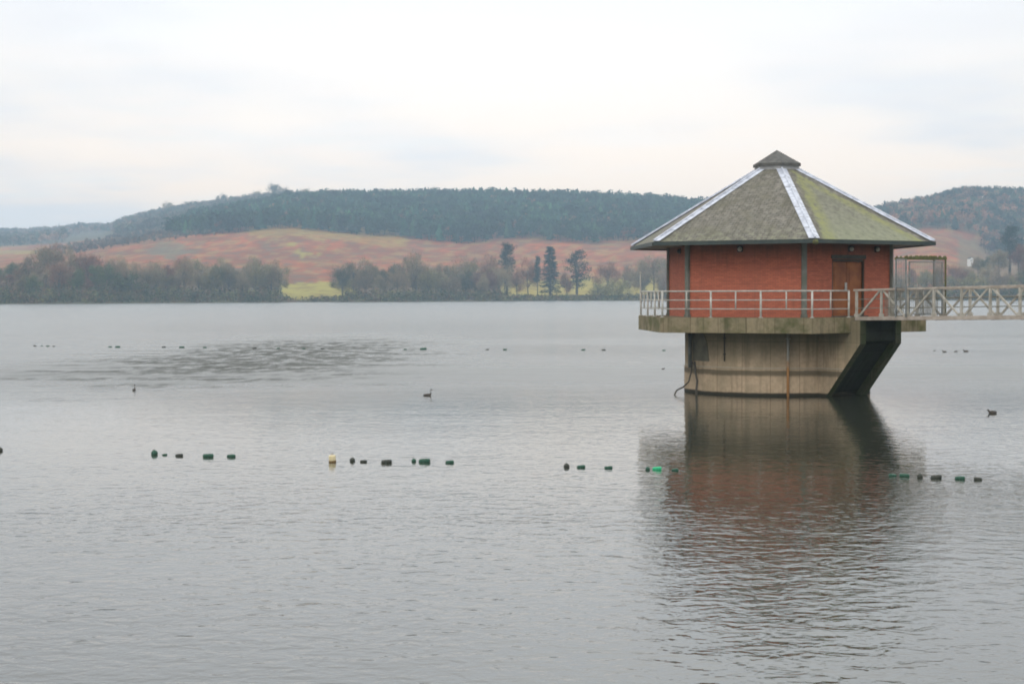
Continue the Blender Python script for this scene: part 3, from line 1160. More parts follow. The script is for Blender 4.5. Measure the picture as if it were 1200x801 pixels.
        q.cur = len(mat) - 1
        for i in range(len(prof)):
            j = (i + 1) % len(prof)
            e = (L[j] - L[i]).length
            q.poly([L[i], L[j], Rr[j], Rr[i]], [(t0, s), (t0, s + e), (t1, s + e), (t1, s)])
            s += e
        return q.build(name, mat, root, bevel=0.02)
    cheek(-1.2, -0.86, 0, 'buttress_rib', [M['drum'], M['algae']])
    cheek(0.86, 1.2, 0, 'buttress_rib', [M['drum'], M['algae']])
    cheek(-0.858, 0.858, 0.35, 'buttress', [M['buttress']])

    # --- platform slab
    s = MB()
    C = [hexpt(RS, k) for k in range(6)]
    for k in range(6):
        a, b = C[k - 1], C[k]
        L = (b - a).length
        s.poly([(a.x, a.y, ZB), (b.x, b.y, ZB), (b.x, b.y, ZT), (a.x, a.y, ZT)], [(k * 9, 0), (k * 9 + L, 0), (k * 9 + L, .64), (k * 9, .64)])
    s.poly([(c.x, c.y, ZT) for c in C], [(c.x, c.y) for c in C])
    s.poly([(c.x, c.y, ZB) for c in C][::-1], [(c.x, c.y) for c in C][::-1])
    s.build('platform', M['slab'], root, bevel=0.025)

    # --- brick wall
    w = MB()
    C = [hexpt(RW, k) for k in range(6)]
    zt = ZE + 0.05
    dw, dh = 0.95, 2.44   # half door width, height
    for k in range(6):
        a, b = C[k - 1], C[k]
        L = (b - a).length
        base = k * 7.3

        def P(s_, z_, back=0.0):
            dd = (b - a).normalized()
            nn = Vector((dd.y, -dd.x, 0))
            p = a + dd * s_ - nn * back
            return (p.x, p.y, z_)

        def quad(s0, s1, z0, z1):
            w.poly([P(s0, z0), P(s1, z0), P(s1, z1), P(s0, z1)], [(base + s0, z0 - ZT), (base + s1, z0 - ZT), (base + s1, z1 - ZT), (base + s0, z1 - ZT)])
        if k == 0:
            m0, m1 = L / 2 - dw, L / 2 + dw
            quad(0, m0, ZT, zt)
            quad(m1, L, ZT, zt)
            quad(m0, m1, ZT + dh, zt)
            for sx in (m0, m1):
                w.poly([P(sx, ZT), P(sx, ZT, 0.2), P(sx, ZT + dh, 0.2), P(sx, ZT + dh)], [(0, 0), (.2, 0), (.2, dh), (0, dh)])
            w.poly([P(m0, ZT + dh), P(m0, ZT + dh, .2), P(m1, ZT + dh, .2), P(m1, ZT + dh)], [(0, 0), (0, .2), (1.9, .2), (1.9, 0)])
        else:
            quad(0, L, ZT, zt)
    w.build('wall', M['brick'], root)
    # corner posts
    for k in range(6):
        c = hexpt(RW + 0.02, k)
        q = MB()
        an = R(60 * k + 30)
        q.box((c.x, c.y, (ZT + ZE) / 2), (0.22, 0.12, ZE - ZT - 0.004), an)
        q.box((c.x, c.y, ZT + 0.06), (0.27, 0.17, 0.11), an)
        q.build('corner_post', M['pilaster'], root, bevel=0.01)
    # door
    yA = -RW * math.cos(R(30))
    door = MB()
    door.box((-0.44, yA + 0.12, ZT + 1.17), (0.86, 0.05, 2.28))
    for z in (0.55, 1.7):
        door.box((-0.44, yA + 0.09, ZT + z), (0.62, 0.02, 0.85))
    dL = door.build('door', M['door'], root, bevel=0.008)
    door = MB()
    door.box((0.44, yA + 0.12, ZT + 1.17), (0.86, 0.05, 2.28))
    for z in (0.55, 1.7):
        door.box((0.44, yA + 0.09, ZT + z), (0.62, 0.02, 0.85))
    dR = door.build('door', M['door'], root, bevel=0.008)
    h = MB()
    h.box((-0.08, yA + 0.075, ZT + 1.28), (0.12, 0.03, 0.34))
    h.tube([(-0.08, yA + 0.07, ZT + 1.25), (-0.08, yA + 0.0, ZT + 1.25), (-0.2, yA + 0.0, ZT + 1.25)], 0.016, 6)
    h.build('handle', M['steel_handle'], dL)
    fr = MB()
    for sx in (-1, 1):
        fr.box((sx * 0.915, yA + 0.08, ZT + 1.2), (0.07, 0.12, 2.40))
    fr.box((0, yA + 0.08, ZT + 2.38), (1.75, 0.12, 0.10))
    fr.build('door_frame', M['door_frame'], root)
    li = MB()
    li.box((0, yA - 0.01, ZT + dh + 0.09), (2.02, 0.06, 0.16))
    li.build('lintel', M['lintel'], root)
    th_ = MB()
    th_.box((0, yA - 0.06, ZT + 0.02), (2.0, 0.26, 0.05))
    th_.build('threshold', M['lintel'], root)

    # lamps on the walls
    def lamp(face, tt, z, black=False):
        an = R(60 * face)
        nn = Vector((math.sin(an), -math.cos(an), 0))
        dd = Vector((math.cos(an), math.sin(an), 0))
        ap = RW * math.cos(R(30))
        c = nn * (ap + 0.03) + dd * tt + Vector((0, 0, z))
        q = MB()
        q.box(c, (0.24, 0.06, 0.24), an)
        b = q.build('lamp', M['black'], root, bevel=0.02)
        g = MB()
        c2 = c + nn * 0.03
        prof = [(0.095, 0), (0.095, 0.04), (0.075, 0.08), (0.03, 0.1)]
        i0 = len(g.v)
        nseg = 14
        for r_, h_ in prof:
            for j in range(nseg):
                t_ = 2 * math.pi * j / nseg
                g.v.append(tuple(c2 + dd * math.cos(t_) * r_ + Vector((0, 0, 1)) * math.sin(t_) * r_ + nn * h_))
        for kk in range(len(prof) - 1):
            for j in range(nseg):
                a_ = i0 + kk * nseg + j
                b_ = i0 + kk * nseg + (j + 1) % nseg
                g.f.append((a_, b_, b_ + nseg, a_ + nseg))
                g.mi.append(0)
        g.f.append(tuple(i0 + 3 * nseg + j for j in range(nseg)))
        g.mi.append(0)
        g.build('lens', M['black'] if black else M['lamp_glass'], b, smooth=True)
        if not black:
            gd = MB()
            gd.box(c2 + nn * 0.06 + Vector((0, 0, 0.115)), (0.24, 0.13, 0.02), an)
            gd.build('hood', M['black'], b)
        return b
    lz = 6.20
    lamp(0, 0.1, lz)
    lamp(0, 1.65, lz)
    lamp(-1, -0.2, lz)
    lamp(-2, 0.7, lz, True)

    # --- roof
    RC = 1.0
    zt2 = ZE + 4.05 * (1 - RC / RR) - 0.30
    zc = 10.07
    r = MB()
    for k in range(6):
        a, b = hexpt(RR, k - 1, ZE + 0.02), hexpt(RR, k, ZE + 0.02)
        a2, b2 = hexpt(RC, k - 1, 9.80), hexpt(RC, k, 9.80)
        wtop = ((a2 + b2) / 2 - (a + b) / 2).length
        r.cur = 1 if k in (0, 1, 2) else 0
        r.poly([a, b, b2, a2], [(-RR / 2, 0), (RR / 2, 0), (RC / 2, wtop), (-RC / 2, wtop)])
    roof = r.build('roof', [M['slate_plain'], M['slate_moss']], root)
    md = roof.modifiers.new('thick', 'SOLIDIFY')
    md.thickness = 0.05
    md.offset = -1
    for k in range(6):
        a, b = hexpt(RR + 0.05, k, ZE + 0.045), hexpt(RC, k, 9.815)
        q = MB()
        dd = (b - a).normalized()
        # two wings folded over the hip and a roll on top
        for sgn in (-1, 1):
            other = hexpt(1.0, k + sgn) - hexpt(1.0, k)
            other.normalize()
            for sg in range(7):
                f0, f1 = sg / 7, (sg + 1) / 7 - 0.004
                p0, p1 = a.lerp(b, f0), a.lerp(b, f1)
                lift = Vector((0, 0, 0.012 + 0.004 * (sg % 2)))
                wv = other * 0.26
                wv = wv - Vector((0, 0, 0.0))
                qd = [p0 + lift, p1 + lift, p1 + lift + wv, p0 + lift + wv]
                if sgn > 0:
                    qd = qd[::-1]
                q.poly(qd)
        q.tube([a + Vector((0, 0, 0.03)), b + Vector((0, 0, 0.03))], 0.045, 8)
        q.build('hip_flashing', M['lead'], roof)
    # little cap
    q = MB()
    for k in range(6):
        a, b = hexpt(1.10, k - 1, zc), hexpt(1.10, k, zc)
        q.poly([a, b, (0, 0, 10.70)])
        a2, b2 = hexpt(1.10, k - 1, zc - 0.12), hexpt(1.10, k, zc - 0.12)
        q.poly([a2, b2, b, a])
    q.poly([hexpt(1.10, k, zc - 0.12) for k in range(6)][::-1])
    q.build('cap', M['cap_slate'], roof)
    q = MB()
    for i in range(3):
        zz = 9.80 + i * 0.062
        for k in range(6):
            a, b = hexpt(1.0, k - 1, zz), hexpt(1.0, k, zz)
            q.bar(a, b, 0.06, 0.05)
    q.build('vent_band', M['louvre'], roof)
    # gutter and soffit
    g = MB()
    for k in range(6):
        a, b = hexpt(RR + 0.04, k - 1, ZE - 0.07), hexpt(RR + 0.04, k, ZE - 0.07)
        g.bar(a, b, 0.13, 0.16)
    g.build('gutter', M['gutter'], roof)
    g = MB()
    for k in range(6):
        a, b = hexpt(RR - 0.08, k - 1, ZE - 0.09), hexpt(RR - 0.08, k, ZE - 0.09)
        a2, b2 = hexpt(RW - 0.02, k - 1, ZE - 0.09), hexpt(RW - 0.02, k, ZE - 0.09)
        g.poly([a, a2, b2, b])
    sf = g.build('soffit', M['soffit'], roof)
    md = sf.modifiers.new('thick', 'SOLIDIFY')
    md.thickness = 0.03
    # corner bracket with a tuft of moss at the front hip
    q = MB()
    c = hexpt(RR + 0.12, -1, ZE - 0.1)
    q.lathe([(0.02, -0.12), (0.10, -0.08), (0.13, 0), (0.09, 0.08), (0.03, 0.11)], 10, c)
    q.build('moss_tuft', M['gate_moss'], roof, smooth=True)

    # --- railing round the platform, open at the bridge
    rail = MB()
    rz = [ZT + 1.10, ZT + 0.73, ZT + 0.36]
    rr = [0.032, 0.02, 0.02]
    posts, spacers = [], []
    inner = RS - 0.12
    for k in range(6):
        a, b = hexpt(inner, k - 1), hexpt(inner, k)
        segs = [(a, b)]
        L = (b - a).length
        dd = (b - a).normalized()
        if k == 0:
            mid = (a + b) / 2
            segs = [(a, mid - dd * 1.18), (mid + dd * 1.18, b)]
        for (p, q_) in segs:
            for z, r_ in zip(rz, rr):
                rail.tube([p + Vector((0, 0, z)), q_ + Vector((0, 0, z))], r_, 8)
        if k == 0:
            posts += [segs[0][1], segs[1][0], a]
            spacers += [a.lerp(segs[0][1], 0.5), b.lerp(segs[1][0], 0.5)]
        else:
            posts += [a, a + dd * L / 3, a + dd * 2 * L / 3]
            spacers += [a + dd * L / 6, a + dd * L / 2, a + dd * 5 * L / 6]
    rl = rail.build('railing', M['rail'], root, smooth=True)
    for i, p in enumerate(posts):
        q = MB()
        q.tube([p + Vector((0, 0, ZT + 0.001)), p + Vector((0, 0, ZT + 1.1))], 0.042, 8)
        q.lathe([(0.09, 0.0), (0.09, 0.02), (0.05, 0.03)], 10, p + Vector((0, 0, ZT + 0.002)))
        q.build('post', M['rail'], rl, smooth=True)
    for p in spacers:
        q = MB()
        q.tube([p + Vector((0, 0, ZT + 0.33)), p + Vector((0, 0, ZT + 1.1))], 0.03, 8)
        q.build('spacer_bar', M['rail'], rl, smooth=True)
    # lifebuoy-less slim pole at the far left corner
    c = hexpt(inner + 0.02, -3)
    q = MB()
    q.tube([c + Vector((0, 0, ZT)), c + Vector((0, 0, ZT + 1.95))], 0.03, 8)
    q.lathe([(0.045, 0), (0.045, 0.06), (0.01, 0.08)], 8, c + Vector((0, 0, ZT + 1.95)))
    q.build('pole', M['rail'], root, smooth=True)
    return root


def bridge():
    N0, STEP, NP = 5.93, 1.385, 27
    root = empty('footbridge', (TX, TY, 0), TROT, 'long narrow pale steel truss footbridge running from the tower platform to the bank', 'footbridge')
    zb = lambda n_: 3.235 + 0.0155 * (n_ - N0)
    H = 1.22
    N1 = N0 + STEP * NP

    def P(t, n_, z):
        return Vector((t, -n_, z))
    q = MB()
    q.bar(P(0, N0, zb(N0) + 0.10), P(0, N1, zb(N1) + 0.10), 1.95, 0.05)
    q.build('deck', M['deck'], root)
    q = MB()
    for i in range(NP + 1):
        n_ = N0 + 0.04 + i * STEP
        q.bar(P(-0.99, n_, zb(n_) + 0.02), P(0.99, n_, zb(n_) + 0.02), 0.07, 0.10)
    q.build('crossbeams', M['truss_dull'], root)
    for side in (-1, 1):
        t = side * 1.04
        tr = MB()
        tr.bar(P(t, N0 - 0.15, zb(N0) + H), P(t, N1, zb(N1) + H), 0.09, 0.085)
        tr.bar(P(t, N0 - 0.05, zb(N0) + 0.055), P(t, N1, zb(N1) + 0.055), 0.10, 0.15)
        o = tr.build('chord', M['chord'], root, bevel=0.01)
        rl = MB()
        for hh in (0.85, 0.48):
            tt = t - side * 0.07
            rl.tube([P(tt, N0, zb(N0) + hh), P(tt, N1, zb(N1) + hh)], 0.02, 6)
        rl.build('rail', M['truss_dull'], o)
        for i in range(NP + 1):
            n_ = N0 + i * STEP
            v = MB()
            v.bar(P(t, n_, zb(n_) + 0.14), P(t, n_, zb(n_) + H - 0.045), 0.085, 0.085)
            v.box(P(t, n_, zb(n_) + 0.19), (0.03, 0.26, 0.12))
            v.build('upright', M['truss'], o)
            if i < NP:
                n2 = n_ + STEP
                dgl = MB()
                if i % 2 == 0:
                    dgl.bar(P(t + 0.003, n_ + 0.12, zb(n_) + 0.14), P(t + 0.003, n2 - 0.1, zb(n2) + H - 0.05), 0.055, 0.075)
                else:
                    dgl.bar(P(t + 0.003, n_ + 0.1, zb(n_) + H - 0.05), P(t + 0.003, n2 - 0.12, zb(n2) + 0.14), 0.055, 0.075)
                dgl.build('diagonal', M['truss'], o)
    # mesh infill panel beside the gate on the near side and its twin
    for side in (-1, 1):
        ms = MB()
        t = side * 0.985
        n0, n1 = 7.45, 8.45
        for i in range(15):
            n_ = n0 + (n1 - n0) * i / 14
            ms.bar(P(t, n_, zb(n_) + 0.15), P(t, n_, zb(n_) + H - 0.03), 0.012, 0.022)
        for i in range(15):
            z = 0.17 + i * 0.073
            ms.bar(P(t - .01 * side, n0, zb(n0) + z), P(t - .01 * side, n1, zb(n1) + z), 0.012, 0.015)
        ms.build('mesh_panel', M['truss_dull'], root)
    # the concrete pier beyond the picture's right edge that carries the far spans
    # security gate frame
    g = empty('security_gate', (TX, TY, 0), TROT, 'tall grey steel gate frame with mossy top bar standing on the footbridge', 'gate')
    for n_, hh, wd in ((8.15, 2.45, 1.10), (8.72, 2.45, 1.14)):
        for side in (-1, 1):
            q = MB()
            q.bar(P(side * wd, n_, zb(n_) + 0.10), P(side * wd, n_, zb(n_) + hh), 0.052, 0.052)
            q.build('gate_post', M['gate_moss'] if (n_ > 8.5 and side > 0) else M['gate'], g)
        q = MB()
        q.bar(P(-wd - 0.04, n_, zb(n_) + hh), P(wd + 0.04, n_, zb(n_) + hh), 0.08, 0.09)
        rnd = random.Random(3)
        for i in range(26):
            tt = rnd.uniform(-wd, wd)
            q.lathe([(0.01, -0.04), (0.045, 0), (0.03, 0.04), (0.006, 0.06)], 6, P(tt, n_ + rnd.uniform(-.03, .03), zb(n_) + hh + 0.05))
        q.build('top_bar', M['gate_moss'], g)
    for side in (-1, 1):
        q = MB()
        for hh in (2.42, 1.3):
            q.bar(P(side * 1.12, 8.19, zb(8.2) + hh), P(side * 1.12, 8.68, zb(8.7) + hh), 0.05, 0.05)
        for i in range(6):
            n_ = 8.22 + i * 0.085
            q.bar(P(side * 1.12, n_, zb(n_) + 1.3), P(side * 1.12, n_, zb(n_) + 2.4), 0.014, 0.014)
        q.build('side_screen', M['gate'], g)
    q = MB()
    n_ = 8.72
    for x0 in (-0.95, 0.95):
        q.bar(P(x0, n_, zb(n_) + 0.2), P(x0, n_, zb(n_) + 2.3), 0.045, 0.045)
    for z in (0.22, 1.2, 2.3):
        q.bar(P(-0.97, n_, zb(n_) + z), P(0.97, n_, zb(n_) + z), 0.045, 0.045)
    for i in range(19):
        x0 = -0.9 + i * 0.1
        q.bar(P(x0, n_, zb(n_) + 0.22), P(x0, n_, zb(n_) + 2.3), 0.010, 0.010)
    q.build('gate_leaf', M['gate'], g)


# ================================================================== FLOATS AND BIRDS
def float_mesh(kind):
    q = MB()
    if kind == 'barrel':
        prof = [(0.02, -0.5), (0.16, -0.49), (0.205, -0.44), (0.215, -0.2), (0.235, -0.18), (0.235, -0.13), (0.22, -0.11), (0.225, 0.11), (0.24, 0.13), (0.24, 0.18),
                (0.215, 0.2), (0.205, 0.44), (0.16, 0.49), (0.02, 0.5)]
        q.lathe(prof, 18, axis='X')
        for s in (-1, 1):
            pts = [(s * 0.49, 0.07 * math.cos(a), 0) for a in (0,)]
            q.tube([(s * 0.48, -0.06, 0), (s * 0.57, -0.04, 0), (s * 0.57, 0.04, 0), (s * 0.48, 0.06, 0)], 0.014, 6)
    elif kind == 'ball':
        prof = [(0.5 * math.sin(math.pi * i / 10) + 0.004, -0.5 * math.cos(math.pi * i / 10)) for i in range(11)]
        q.lathe(prof, 18)
        q.tube([(-0.1, 0, 0.47), (-0.08, 0, 0.6), (0.08, 0, 0.6), (0.1, 0, 0.47)], 0.035, 6)
        q.lathe([(0.505, -0.04), (0.52, -0.02), (0.52, 0.02), (0.505, 0.04)], 18)
    return q


def floats():
    gn = 'green floats of the near boom line'
    # u, v, length px, kind, tone, label
    near = [
        (0, 527, 7, 'ball', 'dark', 'small dark float cut by the left edge of the picture'),
        (181, 531, 8.5, 'ball', 'green', 'round green float at the left end of the near left cluster of five'),
        (193, 532, 6.5, 'barrel', 'green', 'small green float just right of the round green float'),
        (210, 533, 10, 'barrel', 'dark', 'blackish oval float in the middle of the near left cluster of five'),
        (244, 534, 14, 'barrel', 'green', 'large dark green barrel float, fourth of the near left cluster of five'),
        (271, 534, 11.5, 'barrel', 'green', 'green barrel float at the right end of the near left cluster of five'),
        (413, 539, 7, 'ball', 'dark', 'small blackish float nearest the cream buoy on its right'),
        (426, 540, 9, 'barrel', 'dark', 'dark float between small blackish one and large oval one, right of cream buoy'),
        (453, 541, 14, 'barrel', 'dark', 'large blackish oval float, third to the right of the cream buoy'),
        (485, 539.5, 6, 'ball', 'green', 'tiny green float touching the left end of the large green barrel float'),
        (497.5, 540, 15, 'barrel', 'green', 'longest green barrel float near the middle of the near boom'),
        (527, 541, 11, 'barrel', 'green', 'green float with a pointed end, right of the longest green barrel float'),
        (664, 546, 7.5, 'ball', 'dark', 'small dark float, left one of three left of the tower reflection'),
        (681, 546.5, 11, 'barrel', 'green', 'dark green oval float, middle one of three left of the tower reflection'),
        (713, 547.5, 10.5, 'barrel', 'green', 'dark green round-ended float, right one of three left of the tower reflection'),
        (759, 549, 6, 'ball', 'green', 'tiny dark green float left of the bright green float'),
        (770, 548.8, 12, 'barrel', 'bright', 'bright emerald green float at the left edge of the tower reflection'),
        (791, 550, 9, 'barrel', 'green', 'dim green float in the reflection, right of the bright green float'),
        (1046, 556.5, 10, 'barrel', 'green', 'green float at the left end of the row right of the tower reflection'),
        (1060, 557, 13, 'barrel', 'green', 'green float, second of the row right of the tower reflection'),
        (1078, 558, 7.5, 'ball', 'dark', 'small dark float, third of the row right of the tower reflection'),
        (1097, 559, 14, 'barrel', 'dark', 'large dark green float, fourth of the row right of the tower reflection'),
        (1125, 560, 13, 'barrel', 'green', 'green barrel float, fifth of the row right of the tower reflection'),
        (1146, 560.8, 10.5, 'barrel', 'dark', 'dark float at the right end of the row right of the tower reflection'),
    ]
    protos = {}
    r = random.Random(9)

    def put(u, v, px, kind, tone, label, group):
        key = (kind, tone)
        if key not in protos:
            o = float_mesh(kind).build('buoy', M['float_' + tone], None, smooth=True)
            protos[key] = o.data
        else:
            o = bpy.data.objects.new('buoy', protos[key])
            link(o)
        w = onwater(u, v + 1.0)
        L = px * w.y / F * (0.92 if w.y < 60 else 0.8)
        if kind == 'barrel':
            o.scale = (L / 1.05, min(L / 1.0, 0.17 / 0.235 * 1.0), min(L / 1.0, 0.17 / 0.235))
            th = 0.235 * o.scale[2]
        else:
            o.scale = (L, L, L)
            th = 0.5 * L
        o.location = (w.x, w.y, th * 0.32)
        o.rotation_euler = (r.uniform(-.3, .3), r.uniform(-.12, .12), r.uniform(-.45, .45))
        tag(o, label, 'buoy', group)
        return o
    for n in near:
        put(*n, gn)
    far = [(41, 404.5, 5), (49, 404.5, 3.5), (56, 404.8, 5), (63, 405, 4), (129, 405.8, 5.5), (138, 406, 8), (192, 406, 6), (213, 406.5, 8), (240, 406.5, 6), (298, 407.5, 7),
           (326, 407.5, 5), (356, 407.8, 5), (378, 408, 6), (475, 408.6, 5), (496, 408.6, 10), (571, 408.8, 5), (592, 409, 6.5), (683.5, 409.2, 6), (707.5, 409.3, 6), (778, 409.8, 5)]
    ords = ['first', 'second', 'third', 'fourth', 'fifth', 'sixth', 'seventh', 'eighth', 'ninth', 'tenth', 'eleventh', 'twelfth', 'thirteenth', 'fourteenth', 'fifteenth', 'sixteenth',
            'seventeenth', 'eighteenth', 'nineteenth', 'twentieth']
    for i, (u, v, px) in enumerate(far):
        put(u, v, px, 'barrel', 'green' if i % 3 else 'dark', 'tiny dark green float, %s from the left in the far boom line' % ords[i], 'floats of the far boom line')
    # cream buoy
    e = onwater(389.5, 541)
    L = 9 * e.y / F
    b = MB()
    prof = [(0.30, -0.5), (0.42, -0.46), (0.47, -0.35), (0.47, 0.35), (0.42, 0.47), (0.25, 0.5)]
    b.lathe(prof, 18)
    root = b.build('mooring_buoy', M['float_cream'], None, smooth=True)
    root.location = (e.x, e.y, L * 0.34)
    root.scale = (L, L, L * 1.15)
    root.rotation_euler = (0.05, -0.06, 0.3)
    tag(root, 'cream drum shaped buoy with a brown waterline stain, only pale one in the near boom', 'buoy')
    b = MB()
    b.lathe([(0.475, -0.42), (0.49, -0.40), (0.49, -0.12), (0.475, -0.10)], 18)
    b.build('stain_band', M['float_brown'], root, smooth=True)
    b = MB()
    b.tube([(-0.14, 0, 0.48), (-0.1, 0, 0.66), (0.1, 0, 0.66), (0.14, 0, 0.48)], 0.045, 8)
    b.build('handle', M['float_brown'], root, smooth=True)


def bird_mesh(upright):
    q = MB()
    if upright:    # grebe: low body, tall straight neck
        pts = [(-0.24, 0, 0.05), (-0.17, 0, 0.05), (-0.05, 0, 0.045), (0.08, 0, 0.05), (0.15, 0, 0.08), (0.175, 0, 0.15), (0.17, 0, 0.24), (0.175, 0, 0.30), (0.20, 0, 0.335), (0.235, 0, 0.335), (0.25, 0, 0.33), (0.31, 0, 0.322)]
        rad = [0.01, 0.05, 0.085, 0.085, 0.055, 0.032, 0.026, 0.028, 0.038, 0.028, 0.010, 0.003]
    else:          # duck
        pts = [(-0.26, 0, 0.09), (-0.20, 0, 0.075), (-0.08, 0, 0.06), (0.06, 0, 0.06), (0.15, 0, 0.08), (0.185, 0, 0.13), (0.20, 0, 0.175), (0.235, 0, 0.19), (0.265, 0, 0.18), (0.285, 0, 0.172), (0.32, 0, 0.168)]
        rad = [0.008, 0.05, 0.10, 0.105, 0.07, 0.042, 0.045, 0.048, 0.03, 0.016, 0.012]
    q.tube(pts, rad, 12)
    return q


def birds():
    L = [
        (157, 457.5, 1.0, True, 90, 'slim dark water bird with upright neck, swimming alone left of centre', 'grebe'),
        (501, 463.5, 1.0, True, 8, 'slim dark water bird with upright neck, swimming near the middle of the lake', 'grebe'),
        (1163, 484, 0.95, False, 180, 'brown duck swimming alone to the right of the tower', 'duck'),
        (777, 432.5, 0.6, False, 20, 'tiny dark duck swimming just left of the tower drum', 'duck'),
        (1095, 411, 0.5, False, 0, 'smallest of the far ducks beyond the bridge, leftmost one', 'duck'),
        (1107, 412.5, 0.9, False, 160, 'second from left of the far ducks beyond the bridge', 'duck'),
        (1120, 412, 0.7, False, 10, 'third from left of the far ducks beyond the bridge', 'duck'),
        (1132, 412, 1.1, False, 175, 'rightmost and largest of the far ducks beyond the bridge', 'duck'),
    ]
    me = {}
    for u, v, s, up, rz, label, cat in L:
        if up not in me:
            o = bird_mesh(up).build('grebe' if up else 'duck', M['feather'], None, smooth=True)
            me[up] = o.data
        else:
            o = bpy.data.objects.new('grebe' if up else 'duck', me[up])
            link(o)
        w = onwater(u, v)
        o.location = (w.x, w.y, -0.01)
        k = s * (0.8 if up else 0.72)
        o.scale = (k, k, k)
        o.rotation_euler = (0, 0, R(rz))
        tag(o, label, cat, 'ducks beyond the bridge' if 'far ducks' in label else None)


